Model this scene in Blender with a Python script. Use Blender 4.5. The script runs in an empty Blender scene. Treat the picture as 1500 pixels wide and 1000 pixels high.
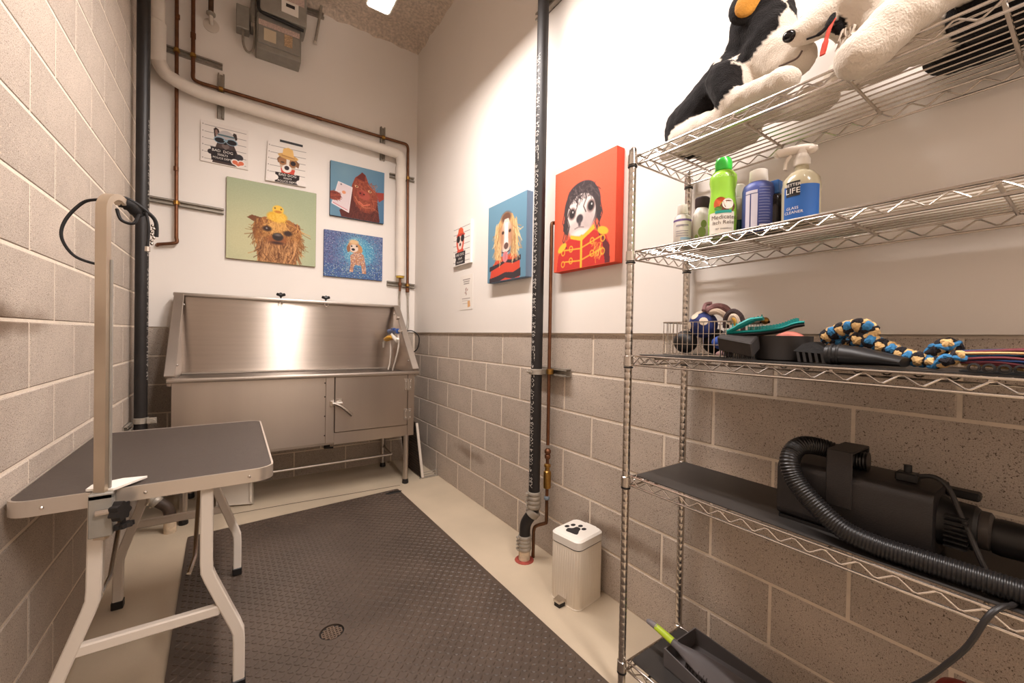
import bpy, bmesh, math, random
import numpy as np
from mathutils import Vector, Matrix
from mathutils import noise as mnoise
random.seed(7)
SC = bpy.context.scene
COL = SC.collection
PI = math.pi

# ------------------------------------------------------------------ camera
YAW, PITCH, ROLL = 0.6, -0.0115, 0.0184
CAMZ = 1.1979
F = Vector((math.sin(YAW)*math.cos(PITCH), math.cos(YAW)*math.cos(PITCH), math.sin(PITCH)))
R0 = Vector((math.cos(YAW), -math.sin(YAW), 0)); U0 = R0.cross(F)
RR = math.cos(ROLL)*R0 + math.sin(ROLL)*U0
UU = -math.sin(ROLL)*R0 + math.cos(ROLL)*U0
cd = bpy.data.cameras.new('camera'); cam = bpy.data.objects.new('camera', cd); COL.objects.link(cam)
cd.sensor_width = 36; cd.lens = 594.98*36/1500; cd.clip_start = 0.01
B_ = -F
cam.matrix_world = Matrix(((RR.x, UU.x, B_.x, 0), (RR.y, UU.y, B_.y, 0), (RR.z, UU.z, B_.z, CAMZ), (0, 0, 0, 1)))
SC.camera = cam

# ------------------------------------------------------------------ world, light, exposure
w = bpy.data.worlds.new('world'); SC.world = w; w.use_nodes = True
w.node_tree.nodes['Background'].inputs[0].default_value = (.9, .8, .7, 1)
w.node_tree.nodes['Background'].inputs[1].default_value = .25
SC.view_settings.view_transform = 'Standard'; SC.view_settings.look = 'None'
SC.view_settings.gamma = 1; SC.view_settings.use_curve_mapping = False
SC.view_settings.exposure = 0.38
LAMP_COL = (1.0, .915, .875); LAMP_POWER = 104.0

# ------------------------------------------------------------------ materials
def lin(c):
    c = [x/255 for x in c[:3]]
    return tuple((x/12.92 if x <= .04045 else ((x+.055)/1.055)**2.4) for x in c)
MATS = {}
def mat(name, col, rough=.5, metal=0, var=0, vscale=8, bump=0, bscale=60, stretch=None, coat=0, trans=0, ior=1.45, alpha=1, sheen=0, emit=0, randv=0, attr=None, spec=.5, aniso=0, arot=0):
    if name in MATS: return MATS[name]
    m = bpy.data.materials.new(name); m.use_nodes = True; nt = m.node_tree; N = nt.nodes; L = nt.links
    p = N['Principled BSDF']; c = (*lin(col), 1)
    p.inputs['Base Color'].default_value = c; p.inputs['Roughness'].default_value = rough
    p.inputs['Metallic'].default_value = metal; p.inputs['IOR'].default_value = ior
    p.inputs['Specular IOR Level'].default_value = spec
    if coat: p.inputs['Coat Weight'].default_value = coat
    if trans: p.inputs['Transmission Weight'].default_value = trans
    if alpha < 1: p.inputs['Alpha'].default_value = alpha
    if aniso:
        p.inputs['Anisotropic'].default_value = aniso; p.inputs['Anisotropic Rotation'].default_value = arot
        tg = N.new('ShaderNodeTangent'); tg.direction_type = 'RADIAL'; tg.axis = 'Z'; L.new(tg.outputs[0], p.inputs['Tangent'])
    if sheen: p.inputs['Sheen Weight'].default_value = sheen; p.inputs['Sheen Roughness'].default_value = .5
    if emit: p.inputs['Emission Color'].default_value = c; p.inputs['Emission Strength'].default_value = emit
    tc = N.new('ShaderNodeTexCoord'); vec = tc.outputs['Object']
    if stretch:
        mp = N.new('ShaderNodeMapping'); mp.inputs['Scale'].default_value = stretch; L.new(vec, mp.inputs['Vector']); vec = mp.outputs[0]
    base = None
    if attr:
        a = N.new('ShaderNodeAttribute'); a.attribute_name = attr; base = a.outputs['Color']; L.new(base, p.inputs['Base Color'])
    if var:
        nz = N.new('ShaderNodeTexNoise'); nz.inputs['Scale'].default_value = vscale; nz.inputs['Detail'].default_value = 6; L.new(vec, nz.inputs['Vector'])
        mr = N.new('ShaderNodeMapRange'); mr.inputs[1].default_value = .25; mr.inputs[2].default_value = .75; mr.inputs[3].default_value = 1-var; mr.inputs[4].default_value = 1+var
        L.new(nz.outputs['Fac'], mr.inputs[0])
        mx = N.new('ShaderNodeMix'); mx.data_type = 'RGBA'; mx.blend_type = 'MULTIPLY'; mx.inputs['Factor'].default_value = 1
        if base: L.new(base, mx.inputs['A'])
        else: mx.inputs['A'].default_value = c
        L.new(mr.outputs[0], mx.inputs['B']); base = mx.outputs['Result']; L.new(base, p.inputs['Base Color'])
    if randv:
        oi = N.new('ShaderNodeObjectInfo'); mr = N.new('ShaderNodeMapRange'); mr.inputs[3].default_value = 1-randv; mr.inputs[4].default_value = 1+randv
        L.new(oi.outputs['Random'], mr.inputs[0])
        mx = N.new('ShaderNodeMix'); mx.data_type = 'RGBA'; mx.blend_type = 'MULTIPLY'; mx.inputs['Factor'].default_value = 1
        if base: L.new(base, mx.inputs['A'])
        else: mx.inputs['A'].default_value = c
        L.new(mr.outputs[0], mx.inputs['B']); L.new(mx.outputs['Result'], p.inputs['Base Color'])
    if bump:
        nb = N.new('ShaderNodeTexNoise'); nb.inputs['Scale'].default_value = bscale; nb.inputs['Detail'].default_value = 4; L.new(vec, nb.inputs['Vector'])
        bp = N.new('ShaderNodeBump'); bp.inputs['Strength'].default_value = min(1, bump); bp.inputs['Distance'].default_value = .004; L.new(nb.outputs['Fac'], bp.inputs['Height']); L.new(bp.outputs[0], p.inputs['Normal'])
    MATS[name] = m; return m

def block_material():
    # light-weight masonry: sandy face, dark and light pores, a few soft brown marks with their own shape
    m = mat('masonry_block', (188, 175, 162), .93, var=.12, vscale=5, randv=.07, spec=.2)
    nt = m.node_tree; N = nt.nodes; L = nt.links; p = N['Principled BSDF']
    src = p.inputs['Base Color'].links[0].from_socket
    geo = N.new('ShaderNodeNewGeometry')
    def pores(scale, lo, hi, colr, src):
        n = N.new('ShaderNodeTexNoise'); n.inputs['Scale'].default_value = scale; n.inputs['Detail'].default_value = 3; L.new(geo.outputs['Position'], n.inputs['Vector'])
        r = N.new('ShaderNodeMapRange'); r.inputs[1].default_value = lo; r.inputs[2].default_value = hi; L.new(n.outputs['Fac'], r.inputs[0])
        x = N.new('ShaderNodeMix'); x.data_type = 'RGBA'; L.new(r.outputs[0], x.inputs['Factor']); L.new(src, x.inputs['A']); x.inputs['B'].default_value = (*lin(colr), 1)
        return x.outputs['Result'], n
    src, n0 = pores(420, .50, .80, (126, 110, 96), src)
    src, n1 = pores(270, .60, .68, (98, 84, 74), src)
    src, n2 = pores(120, .60, .72, (206, 190, 172), src)
    # brown smudges low on the right wall, a soft brown band on the left (position, half size)
    for (cx, cy, cz, sx, sy, sz, k) in [(1.45, 2.66, .325, .2, .30, .05, .5), (1.45, 1.22, .30, .2, .36, .05, .55), (-.5, 1.55, 1.215, .2, .50, .06, .75)]:
        vm = N.new('ShaderNodeVectorMath'); vm.operation = 'SUBTRACT'; L.new(geo.outputs['Position'], vm.inputs[0]); vm.inputs[1].default_value = (cx, cy, cz)
        v2 = N.new('ShaderNodeVectorMath'); v2.operation = 'DIVIDE'; L.new(vm.outputs[0], v2.inputs[0]); v2.inputs[1].default_value = (sx, sy, sz)
        ln = N.new('ShaderNodeVectorMath'); ln.operation = 'LENGTH'; L.new(v2.outputs[0], ln.inputs[0])
        nn = N.new('ShaderNodeTexNoise'); nn.inputs['Scale'].default_value = 9; L.new(geo.outputs['Position'], nn.inputs['Vector'])
        ad = N.new('ShaderNodeMath'); ad.operation = 'ADD'; L.new(ln.outputs['Value'], ad.inputs[0]); L.new(nn.outputs['Fac'], ad.inputs[1])
        r = N.new('ShaderNodeMapRange'); r.interpolation_type = 'SMOOTHSTEP'; r.inputs[1].default_value = .7; r.inputs[2].default_value = 1.6; r.inputs[3].default_value = k; r.inputs[4].default_value = 0; L.new(ad.outputs[0], r.inputs[0])
        x = N.new('ShaderNodeMix'); x.data_type = 'RGBA'; L.new(r.outputs[0], x.inputs['Factor']); L.new(src, x.inputs['A']); x.inputs['B'].default_value = (*lin((104, 82, 60)), 1)
        src = x.outputs['Result']
    L.new(src, p.inputs['Base Color'])
    bp = N.new('ShaderNodeBump'); bp.inputs['Strength'].default_value = .5; bp.inputs['Distance'].default_value = .003
    L.new(n1.outputs['Fac'], bp.inputs['Height']); bp.invert = True; L.new(bp.outputs[0], p.inputs['Normal'])
    return m
M_BLOCK = block_material()
M_MORTAR = mat('mortar', (226, 212, 194), .95, var=.08, vscale=30, bump=.4, bscale=200)
M_DRY = mat('drywall_paint', (238, 231, 223), .55, var=.02, vscale=2, spec=.35)
M_FLOOR = mat('floor_concrete', (188, 172, 149), .45, var=.12, vscale=2.5, bump=.15, bscale=120)
M_CEIL = mat('sprayed_fireproofing', (206, 190, 174), 1, var=.3, vscale=45, bump=1, bscale=70)
M_STEEL = mat('brushed_steel', (186, 175, 165), .29, 1, var=.05, vscale=5, bump=.05, bscale=18, stretch=(.5, 1, 10), aniso=1.0, arot=.25)
M_STEELF = mat('steel_front', (186, 175, 165), .30, 1, var=.03, vscale=1.5, bump=.03, bscale=14, stretch=(10, 1, .5), aniso=.6, arot=.25)
M_STEEL2 = mat('satin_steel', (190, 181, 172), .38, 1, var=.05, vscale=9)
M_CHROME = mat('chrome', (205, 198, 190), .22, 1)
M_ZINC = mat('zinc_strut', (168, 160, 148), .5, .5, var=.15, vscale=40)
M_COPPER = mat('copper_pipe', (118, 78, 54), .42, .7, var=.25, vscale=25)
M_BRASS = mat('brass', (168, 128, 66), .35, .9, var=.2, vscale=30)
M_PIPE = mat('black_pipe', (34, 31, 30), .45, 0, var=.25, vscale=12, bump=.15, bscale=80)
M_INSUL = mat('pipe_insulation', (226, 216, 204), .8, bump=.5, bscale=30, var=.05)
M_BLACK = mat('black_plastic', (26, 24, 24), .45)
M_BLACKM = mat('black_matte', (24, 22, 22), .75, bump=.3, bscale=150)
M_RUBBER = mat('black_rubber_mat', (76, 64, 55), .42, var=.3, vscale=3, bump=.2, bscale=200)
M_WHITEP = mat('white_plastic', (232, 226, 216), .4)
M_CREAM = mat('cream_enamel', (226, 214, 196), .45)
M_ALU = mat('aluminium_edge', (205, 196, 186), .35, .8)
M_PAINTW = mat('white_powder_coat', (214, 204, 192), .42)
M_GREYB = mat('grey_metal_box', (150, 146, 138), .5, .3, var=.1, vscale=20)
M_WHITE = mat('print_white', (236, 230, 222), .7)
M_INK = mat('print_ink', (40, 36, 36), .7)
M_PAINT = mat('printed_canvas', (255, 255, 255), .75, attr='paint', bump=.12, bscale=700)
M_VINK = mat('pipe_print', (196, 190, 182), .6)

# ------------------------------------------------------------------ mesh helpers
class MB:
    def __init__(s): s.v = []; s.f = []
    def add(s, vs, fs):
        o = len(s.v); s.v += [tuple(x) for x in vs]; s.f += [tuple(i+o for i in f) for f in fs]; return s
    def box(s, x0, y0, z0, x1, y1, z1, bev=0):
        if x0 > x1: x0, x1 = x1, x0
        if y0 > y1: y0, y1 = y1, y0
        if z0 > z1: z0, z1 = z1, z0
        if bev <= 0:
            vs = [(x, y, z) for z in (z0, z1) for y in (y0, y1) for x in (x0, x1)]
            return s.add(vs, [(0, 2, 3, 1), (4, 5, 7, 6), (0, 1, 5, 4), (2, 6, 7, 3), (0, 4, 6, 2), (1, 3, 7, 5)])
        bm = bmesh.new(); bmesh.ops.create_cube(bm, size=1)
        for v in bm.verts: v.co = Vector(((x0+x1)/2+v.co.x*(x1-x0), (y0+y1)/2+v.co.y*(y1-y0), (z0+z1)/2+v.co.z*(z1-z0)))
        bmesh.ops.bevel(bm, geom=bm.edges[:], offset=bev, segments=2 if bev > .004 else 1, affect='EDGES', profile=.5)
        return s.bm(bm)
    def bm(s, bm, mtx=None):
        if mtx is not None: bm.transform(mtx)
        bm.verts.index_update()
        s.add([v.co[:] for v in bm.verts], [[v.index for v in f.verts] for f in bm.faces]); bm.free(); return s
    def obox(s, c, ax, ay, az, bev=0):
        # oriented box: centre and three half-axis vectors
        m = MB().box(-1, -1, -1, 1, 1, 1) if bev == 0 else MB().box(-Vector(ax).length, -Vector(ay).length, -Vector(az).length, Vector(ax).length, Vector(ay).length, Vector(az).length, bev)
        c, ax, ay, az = map(Vector, (c, ax, ay, az))
        if bev: ax, ay, az = ax.normalized(), ay.normalized(), az.normalized()
        return s.add([c+ax*v[0]+ay*v[1]+az*v[2] for v in m.v], m.f)
    def tube(s, path, r, n=10, closed=False, cap=True, flat=None):
        P = [Vector(p) for p in path]; K = len(P); rs = r if isinstance(r, (list, tuple)) else [r]*K
        rings = []; prev = None
        for i in range(K):
            if closed: t = P[(i+1) % K]-P[i-1]
            else: t = P[min(i+1, K-1)]-P[max(i-1, 0)]
            t.normalize()
            if prev is None:
                a = Vector((0, 0, 1)) if abs(t.z) < .9 else Vector((1, 0, 0))
                u = t.cross(a).normalized()
            else:
                u = (prev-t*prev.dot(t)).normalized()
            prev = u; v = t.cross(u)
            fx, fy = flat if flat else (1, 1)
            rings.append([P[i]+(u*math.cos(2*PI*k/n)*fx+v*math.sin(2*PI*k/n)*fy)*rs[i] for k in range(n)])
        vs = [p for rg in rings for p in rg]; fs = []
        for i in range(K if closed else K-1):
            j = (i+1) % K
            for k in range(n):
                l = (k+1) % n; fs.append((i*n+k, i*n+l, j*n+l, j*n+k))
        if not closed and cap: fs.append(tuple(range(n-1, -1, -1))); fs.append(tuple((K-1)*n+k for k in range(n)))
        return s.add(vs, fs)
    def cyl(s, p0, p1, r, n=16, r2=None):
        return s.tube([p0, p1], [r, r if r2 is None else r2], n)
    def lathe(s, prof, o=(0, 0, 0), axis=(0, 0, 1), n=20, cap=True, sx=1, sy=1):
        a = Vector(axis).normalized(); u = a.orthogonal().normalized() if abs(a.z) < .99 else Vector((1, 0, 0)); v = a.cross(u); o = Vector(o)
        vs = []; fs = []
        for r, h in prof:
            for k in range(n):
                t = 2*PI*k/n; vs.append(o+a*h+u*(r*sx*math.cos(t))+v*(r*sy*math.sin(t)))
        for i in range(len(prof)-1):
            for k in range(n):
                l = (k+1) % n; fs.append((i*n+k, i*n+l, (i+1)*n+l, (i+1)*n+k))
        if cap: fs.append(tuple(range(n-1, -1, -1))); fs.append(tuple((len(prof)-1)*n+k for k in range(n)))
        return s.add(vs, fs)
    def prism(s, pts, d):
        # pts: closed 3-D polygon, d: extrusion vector
        d = Vector(d); P = [Vector(p) for p in pts]; n = len(P)
        return s.add(P+[p+d for p in P], [tuple(range(n-1, -1, -1)), tuple(range(n, 2*n))]+[(i, (i+1) % n, n+(i+1) % n, n+i) for i in range(n)])
    def sphere(s, c, r, nu=16, nv=10, sx=1, sy=1, sz=1):
        bm = bmesh.new(); bmesh.ops.create_uvsphere(bm, u_segments=nu, v_segments=nv, radius=r)
        return s.bm(bm, Matrix.Translation(Vector(c)) @ Matrix.Diagonal((sx, sy, sz, 1)))
    def build(s, name, m, parent=None, smooth=32, fix=True):
        off = Vector((0, 0, 0)); q = parent
        while q is not None: off += q.location; q = q.parent
        me = bpy.data.meshes.new(name)
        me.from_pydata([tuple(Vector(v)-off) for v in s.v], [], s.f); me.update()
        if fix:
            b = bmesh.new(); b.from_mesh(me); bmesh.ops.recalc_face_normals(b, faces=b.faces[:]); b.to_mesh(me); b.free()
        if smooth: me.shade_smooth(); me.set_sharp_from_angle(angle=math.radians(smooth))
        me.materials.append(m)
        o = bpy.data.objects.new(name, me); COL.objects.link(o)
        if parent: o.parent = parent
        return o
def rrect(x0, y0, x1, y1, r, n=6):
    out = []
    for cx, cy, a in ((x1-r, y1-r, 0), (x0+r, y1-r, 1), (x0+r, y0+r, 2), (x1-r, y0+r, 3)):
        for k in range(n+1):
            t = (a+k/n)*PI/2; out.append((cx+r*math.cos(t), cy+r*math.sin(t)))
    return out
def spline(P, n=8, closed=False):
    P = [Vector(p) for p in P]; K = len(P); out = []
    for i in range(K if closed else K-1):
        if closed: a, b, c, d = P[i-1], P[i], P[(i+1) % K], P[(i+2) % K]
        else: a, b, c, d = P[max(i-1, 0)], P[i], P[i+1], P[min(i+2, K-1)]
        for k in range(n):
            t = k/n; out.append(.5*((2*b)+(c-a)*t+(2*a-5*b+4*c-d)*t*t+(3*b-a-3*c+d)*t**3))
    if not closed: out.append(P[-1])
    return out
def root(name, loc, label, cat, group=None):
    o = bpy.data.objects.new(name, None); COL.objects.link(o); o.location = loc; o.empty_display_size = .05
    o['label'] = label; o['category'] = cat
    if group: o['group'] = group
    return o
def tag(o, label, cat, group=None):
    o['label'] = label; o['category'] = cat
    if group: o['group'] = group
    return o
def struct(o, label=None, cat=None):
    o['kind'] = 'structure'
    if label: o['label'] = label
    if cat: o['category'] = cat
    return o
def textmesh(s, size, align='CENTER', res=2):
    cu = bpy.data.curves.new('t', 'FONT'); cu.body = s; cu.size = size; cu.align_x = align; cu.align_y = 'CENTER'; cu.resolution_u = res
    ob = bpy.data.objects.new('t', cu); COL.objects.link(ob)
    bpy.context.view_layer.update()
    me = ob.evaluated_get(bpy.context.evaluated_depsgraph_get()).to_mesh()
    vs = [v.co.copy() for v in me.vertices]; fs = [tuple(p.vertices) for p in me.polygons]
    bpy.data.objects.remove(ob); bpy.data.curves.remove(cu)
    return vs, fs
def text_on(name, s, size, fn, m, parent, align='CENTER', sx=1, res=2):
    vs, fs = textmesh(s, size, align, res)
    b = MB().add([fn(v.x*sx, v.y) for v in vs], fs)
    o = b.build(name, m, parent, smooth=0, fix=False); o['kind'] = 'stuff'; return o
# ------------------------------------------------------------------ room shell
XL, XR, YB, YF, ZC, ZW = -.5016, 1.4522, 3.80, -2.25, 3.93, 1.2192
H = .2032; JT = .0048     # course height, half joint
def block_mesh(name, fn, l0, l1, z0, z1):
    # face proud of the mortar by 4 mm with softened arris; fn(l, depth, z) -> world
    e = .003; P = []
    for d, k in ((-.02, 0), (0, 0), (.0022, e)):
        P += [fn(l0+k, d, z0+k), fn(l1-k, d, z0+k), fn(l1-k, d, z1-k), fn(l0+k, d, z1-k)]
    f = [(8, 9, 10, 11), (0, 3, 2, 1)]
    for a in (0, 4):
        for k in range(4): f.append((a+k, a+(k+1) % 4, a+4+(k+1) % 4, a+4+k))
    return P, f
def block_wall(parent, fn, L0, L1, courses, phase):
    # fn maps (length, proud, z); phase: position of a joint in even courses
    cache = {}
    for c in range(courses):
        z0, z1 = c*H+JT, (c+1)*H-JT
        if c == 0: z0 = .001
        s = phase+(.2032 if c % 2 else 0); k0 = math.floor((L0-s)/.4064)
        l = s+k0*.4064
        while l < L1-.01:
            a, b = max(l+JT, L0), min(l+.4064-JT, L1)
            if b-a > .03:
                key = (round(b-a, 4), round(z1-z0, 4)); ox = fn(a, 0, z0)
                if key not in cache:
                    P, f = block_mesh('block', fn, a, b, z0, z1)
                    o = MB().add([Vector(p)-Vector(ox) for p in P], f).build('block', M_BLOCK, None, smooth=0); cache[key] = o.data
                else:
                    o = bpy.data.objects.new('block', cache[key]); COL.objects.link(o)
                o.location = ox; o.parent = parent
            l += .4064
# floor
fl = MB().box(XL-.1, YF-.1, -.12, XR+.1, YB+.1, 0).build('floor', M_FLOOR, smooth=0); struct(fl, 'beige painted concrete floor of the wash room', 'floor')
sj = MB().tube([(.0, 3.215, .0012), (.35, 3.20, .0012), (.75, 3.17, .0012), (1.10, 3.15, .0012)], .0035, 6, flat=(1, .3)).build('crack_shadow_line', mat('crack_shadow', (74, 62, 50), .9), fl)  # dark line: cracked floor with the tub's shadow edge painted in
# ceiling: rough sprayed fireproofing, real relief
b = MB(); nx, ny = 60, 180
for j in range(ny+1):
    for i in range(nx+1):
        x = XL-.02+(XR-XL+.04)*i/nx; y = YF+(YB-YF+.02)*j/ny
        n = mnoise.fractal(Vector((x*9, y*9, 3)), 1, 2, 4)*.022+mnoise.noise(Vector((x*45, y*45, 0)))*.007
        edge = min(XR-x, YB-y); n += .05*max(0, 1-edge/.10)**2   # spray thickens where it meets the walls
        b.v.append((x, y, ZC-n))
for j in range(ny):
    for i in range(nx):
        a = j*(nx+1)+i; b.f.append((a, a+nx+1, a+nx+2, a+1))
o = b.build('ceiling', M_CEIL, smooth=60, fix=False); struct(o, 'grey beige sprayed fireproofing ceiling', 'ceiling')
md = MB().box(XL-.1, YF-.1, ZC+.06, XR+.1, YB+.1, ZC+.16).build('slab', M_CEIL, o, smooth=0)
# left wall: block all the way up
wl = MB().box(XL-.14, YF, 0, XL, YB+.1, ZC+.1).build('wall_left', M_MORTAR, smooth=0); struct(wl, 'tall cream concrete block wall behind the grooming table', 'wall')
block_wall(wl, lambda l, d, z: (XL+d, l, z), YF, YB-.004, 20, 1.7981+.2032-.4064*4)
# right wall: block wainscot, drywall above
wr = MB().box(XR, YF, 0, XR+.14, YB+.1, ZC+.1).build('wall_right', M_MORTAR, smooth=0); struct(wr, 'right wall with grey block wainscot under white drywall', 'wall')
block_wall(wr, lambda l, d, z: (XR-d, l, z), YF, YB-.004, 6, 3.6514-.4064*8)
MB().box(XR-.014, YF, ZW+.004, XR, YB-.008, ZC+.05).build('drywall', M_DRY, wr, smooth=0)
# back wall
wb = MB().box(XL-.14, YB, 0, XR+.14, YB+.14, ZC+.1).build('wall_back', M_MORTAR, smooth=0); struct(wb, 'back wall with white drywall above dark block wainscot', 'wall')
block_wall(wb, lambda l, d, z: (l, YB-d, z), XL+.004, XR-.004, 6, XL+.11)
MB().box(XL+.004, YB-.012, ZW+.004, XR-.014, YB, ZC+.05).build('drywall', M_DRY, wb, smooth=0)
# wall behind the camera with the door people enter by
wf = MB().box(XL-.14, YF-.14, 0, XR+.14, YF, ZC+.1).build('wall_front', M_DRY, smooth=0); struct(wf, 'white wall behind the viewer', 'wall')
dr = MB().box(.0, YF, .005, .92, YF+.04, 2.1, .003).build('door_1', mat('door_paint', (206, 198, 186), .5), smooth=0); struct(dr, 'plain painted door behind the viewer', 'door')
MB().tube([(.84, YF+.04, 1.0), (.84, YF+.09, 1.0), (.74, YF+.09, 1.0)], .009, 10).build('door_handle', M_STEEL2, dr)

# ------------------------------------------------------------------ hanging strip light
def lamp(x0, x1, y0, y1, z, label):
    r = root('strip_light', ((x0+x1)/2, (y0+y1)/2, z), label, 'light')
    MB().box(x0+.015, y0+.015, z+.004, x1-.015, y1-.015, z+.065, .006).build('housing', M_WHITEP, r)
    pts = rrect(x0, y0, x1, y1, .025); inn = rrect(x0+.008, y0+.008, x1-.008, y1-.008, .018); n = len(pts)
    b = MB(); b.add([(x, y, z-.004) for x, y in pts]+[(x, y, z-.004) for x, y in inn]+[(x, y, z+.03) for x, y in pts]+[(x, y, z+.03) for x, y in inn],
          [f for i in range(n) for j in [(i+1) % n] for f in ((i, j, n+j, n+i), (i, 2*n+i, 2*n+j, j), (n+i, n+j, 3*n+j, 3*n+i), (2*n+i, 3*n+i, 3*n+j, 2*n+j))])
    b.build('frame', M_WHITEP, r)
    m = bpy.data.materials.new('lamp_glow'); m.use_nodes = True; N = m.node_tree.nodes; N.remove(N['Principled BSDF'])
    e = N.new('ShaderNodeEmission'); e.inputs[0].default_value = (*LAMP_COL, 1); e.inputs[1].default_value = LAMP_POWER
    m.node_tree.links.new(e.outputs[0], N['Material Output'].inputs[0])
    d = MB(); d.add([(x, y, z) for x, y in inn], [tuple(range(n-1, -1, -1))]); d.build('diffuser', m, r, smooth=0, fix=False)
    for y in (y0+.35, y1-.35): MB().cyl(((x0+x1)/2, y, z+.06), ((x0+x1)/2, y, ZC-.02), .004, 8).build('hanger', M_ZINC, r)
    return r
lamp(.59, .728, .98, 2.39, 3.05, 'bright white strip light hanging under the rough ceiling above the mat')
lamp(.59, .728, -1.50, -.09, 3.05, 'bright white strip light hanging under the ceiling behind the viewer')
# ------------------------------------------------------------------ stainless dog bath
def bath():
    r = root('dog_bath', (.44, 3.42, 0), 'large stainless steel dog washing tub with sloped side walls and door', 'tub')
    x0, x1, yb, yf = -.320, 1.252, 3.735, 3.16
    # back splash with rolled top
    MB().box(x0, yb-.02, .86, x1, yb, 1.46, .002).build('back_panel', M_STEEL, r)
    b = MB(); b.box(-.355, yb-.055, 1.442, 1.262, yb, 1.468, .006).build('top_flange', M_STEEL2, r)
    # sloped sides with folded flange
    for sx, a, c in (('l', x0-.012, x0+.012), ('r', x1-.04, x1-.016)):
        pts = [(a, yb, 1.455), (a, yb-.07, 1.455), (a, yf+.02, .925), (a, yf+.02, .86), (a, yb, .86)]
        s = MB().prism(pts, (c-a, 0, 0)).build('side_panel', M_STEEL, r)
        p0, p1 = Vector(((a+c)/2, yb-.062, 1.456)), Vector(((a+c)/2, yf+.012, .918)); d = (p1-p0); n = Vector((0, -d.z, d.y)).normalized()
        MB().obox((p0+p1)/2, Vector((.027, 0, 0)), d/2, n*.009, .003).build('flange', M_STEEL2, s)
        for t in (.12, .86):
            q = p0+d*t+Vector((.027 if sx == 'l' else -.027, .03, -.01))
            MB().sphere(q, .008, 10, 6).build('rivet', M_STEEL2, s)
    # front rim and deck
    MB().box(x0-.014, yf-.012, .880, x1-.002, yf+.03, .908, .008).build('front_rim', M_STEEL2, r)
    dk = MB().box(x0+.01, yf+.02, .872, x1-.03, yb-.02, .886).build('deck', mat('deck_steel', (120, 112, 104), .42, 1, var=.2, vscale=5), r)
    MB().box(x0+.01, yb-.05, .886, x1-.03, yb-.02, .90, .004).build('cove', M_STEEL2, dk)
    # body
    xa, xb = -.312, 1.213
    MB().box(xa, yf+.03, .40, xa+.012, yb, .875).build('body_side', M_STEEL, r)
    MB().box(xb-.012, yf+.03, .385, xb, yb, .875).build('body_side', M_STEEL, r)
    MB().box(xa, yf+.03, .385, xb, yb, .40).build('underside', M_STEEL2, r)
    MB().box(xa, yb-.012, .385, xb, yb, .875).build('body_back', M_STEEL2, r)
    MB().box(xa, yf+.018, .402, .553, yf+.032, .882, .002).build('front_panel', M_STEELF, r)
    st = MB().box(.549, yf+.006, .402, .607, yf+.03, .882, .002).build('door_post', M_STEELF, r)
    MB().box(1.160, yf+.01, .385, 1.213, yf+.032, .88, .002).build('hinge_post', M_STEELF, r)
    MB().box(.607, yf+.012, .385, 1.160, yf+.032, .472, .002).build('sill', M_STEELF, r)
    for z in (.46, .60, .74, .84): MB().sphere((.545, yf+.014, z), .005, 8, 5).build('rivet', mat('dark_rivet', (60, 54, 50), .5, .6), r)
    d = MB().box(.611, yf+.004, .476, 1.156, yf+.02, .880, .003).build('door', M_STEELF, r)
    for z in (.56, .80):
        h = MB().box(1.128, yf-.004, z-.045, 1.186, yf+.006, z+.045, .002); h.cyl((1.157, yf-.006, z-.045), (1.157, yf-.006, z+.045), .007, 10)
        h.build('hinge', M_STEEL2, d)
        for dz in (-.025, .025):
            for dx in (-.018, .018): MB().sphere((1.157+dx, yf-.005, z+dz), .005, 8, 5).build('hinge_screw', M_ZINC, r)
    h = MB().box(.575, yf-.006, .665, .605, yf+.006, .71, .003); h.cyl((.59, yf-.02, .69), (.655, yf-.02, .69), .016, 12); h.box(.62, yf-.004, .665, .66, yf+.004, .72, .002)
    h.tube([(.60, yf-.03, .695), (.64, yf-.04, .675), (.69, yf-.045, .63), (.72, yf-.045, .60)], [.012, .010, .012, .014], 10)
    h.build('latch_handle', M_CHROME, d)
    # legs
    for x, y in ((-.25, yf+.045), (1.153, yf+.02), (-.25, 3.69), (1.125, 3.69)):
        l = MB().cyl((x, y, .03), (x, y, .39), .021, 14).build('leg', M_STEEL2, r)
        MB().lathe([(.024, 0), (.026, .008), (.022, .035), (.016, .05)], (x, y, 0), n=14).build('foot', M_BLACK, l)
    MB().cyl((-.25, 3.40, .185), (1.11, 3.40, .185), .010, 10).build('stretcher', M_STEEL2, r)
    MB().cyl((-.25, 3.40, .185), (-.25, 3.69, .185), .010, 10).cyl((1.11, 3.40, .185), (1.125, 3.69, .185), .010, 10).cyl((-.25, 3.21, .185), (-.25, 3.40, .185), .01, 10).build('side_stretcher', M_STEEL2, r)
    MB().cyl((.58, 3.28, .34), (.58, 3.28, .39), .022, 12).cyl((.56, 3.27, .345), (.62, 3.25, .345), .007, 8).build('drain_valve', M_BLACK, r)
    # eyelets with black thumb knobs on the top edge
    for x in (.303, .632):
        k = MB().cyl((x, 3.70, 1.466), (x, 3.70, 1.484), .006, 10)
        for a in range(3):
            t = a*2*PI/3+.4; k.cyl((x, 3.70, 1.493), (x+.030*math.cos(t), 3.70+.030*math.sin(t), 1.502), .012, 10)
        k.sphere((x, 3.70, 1.496), .017, 12, 8)
        q = k.build('clamp_knob', M_BLACK, r)
        MB().tube([(x+.014*math.cos(t), 3.672, 1.436+.014*math.sin(t)) for t in [i*PI/6 for i in range(12)]], .003, 6, closed=True).build('ring', M_CHROME, q)
bath()
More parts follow.
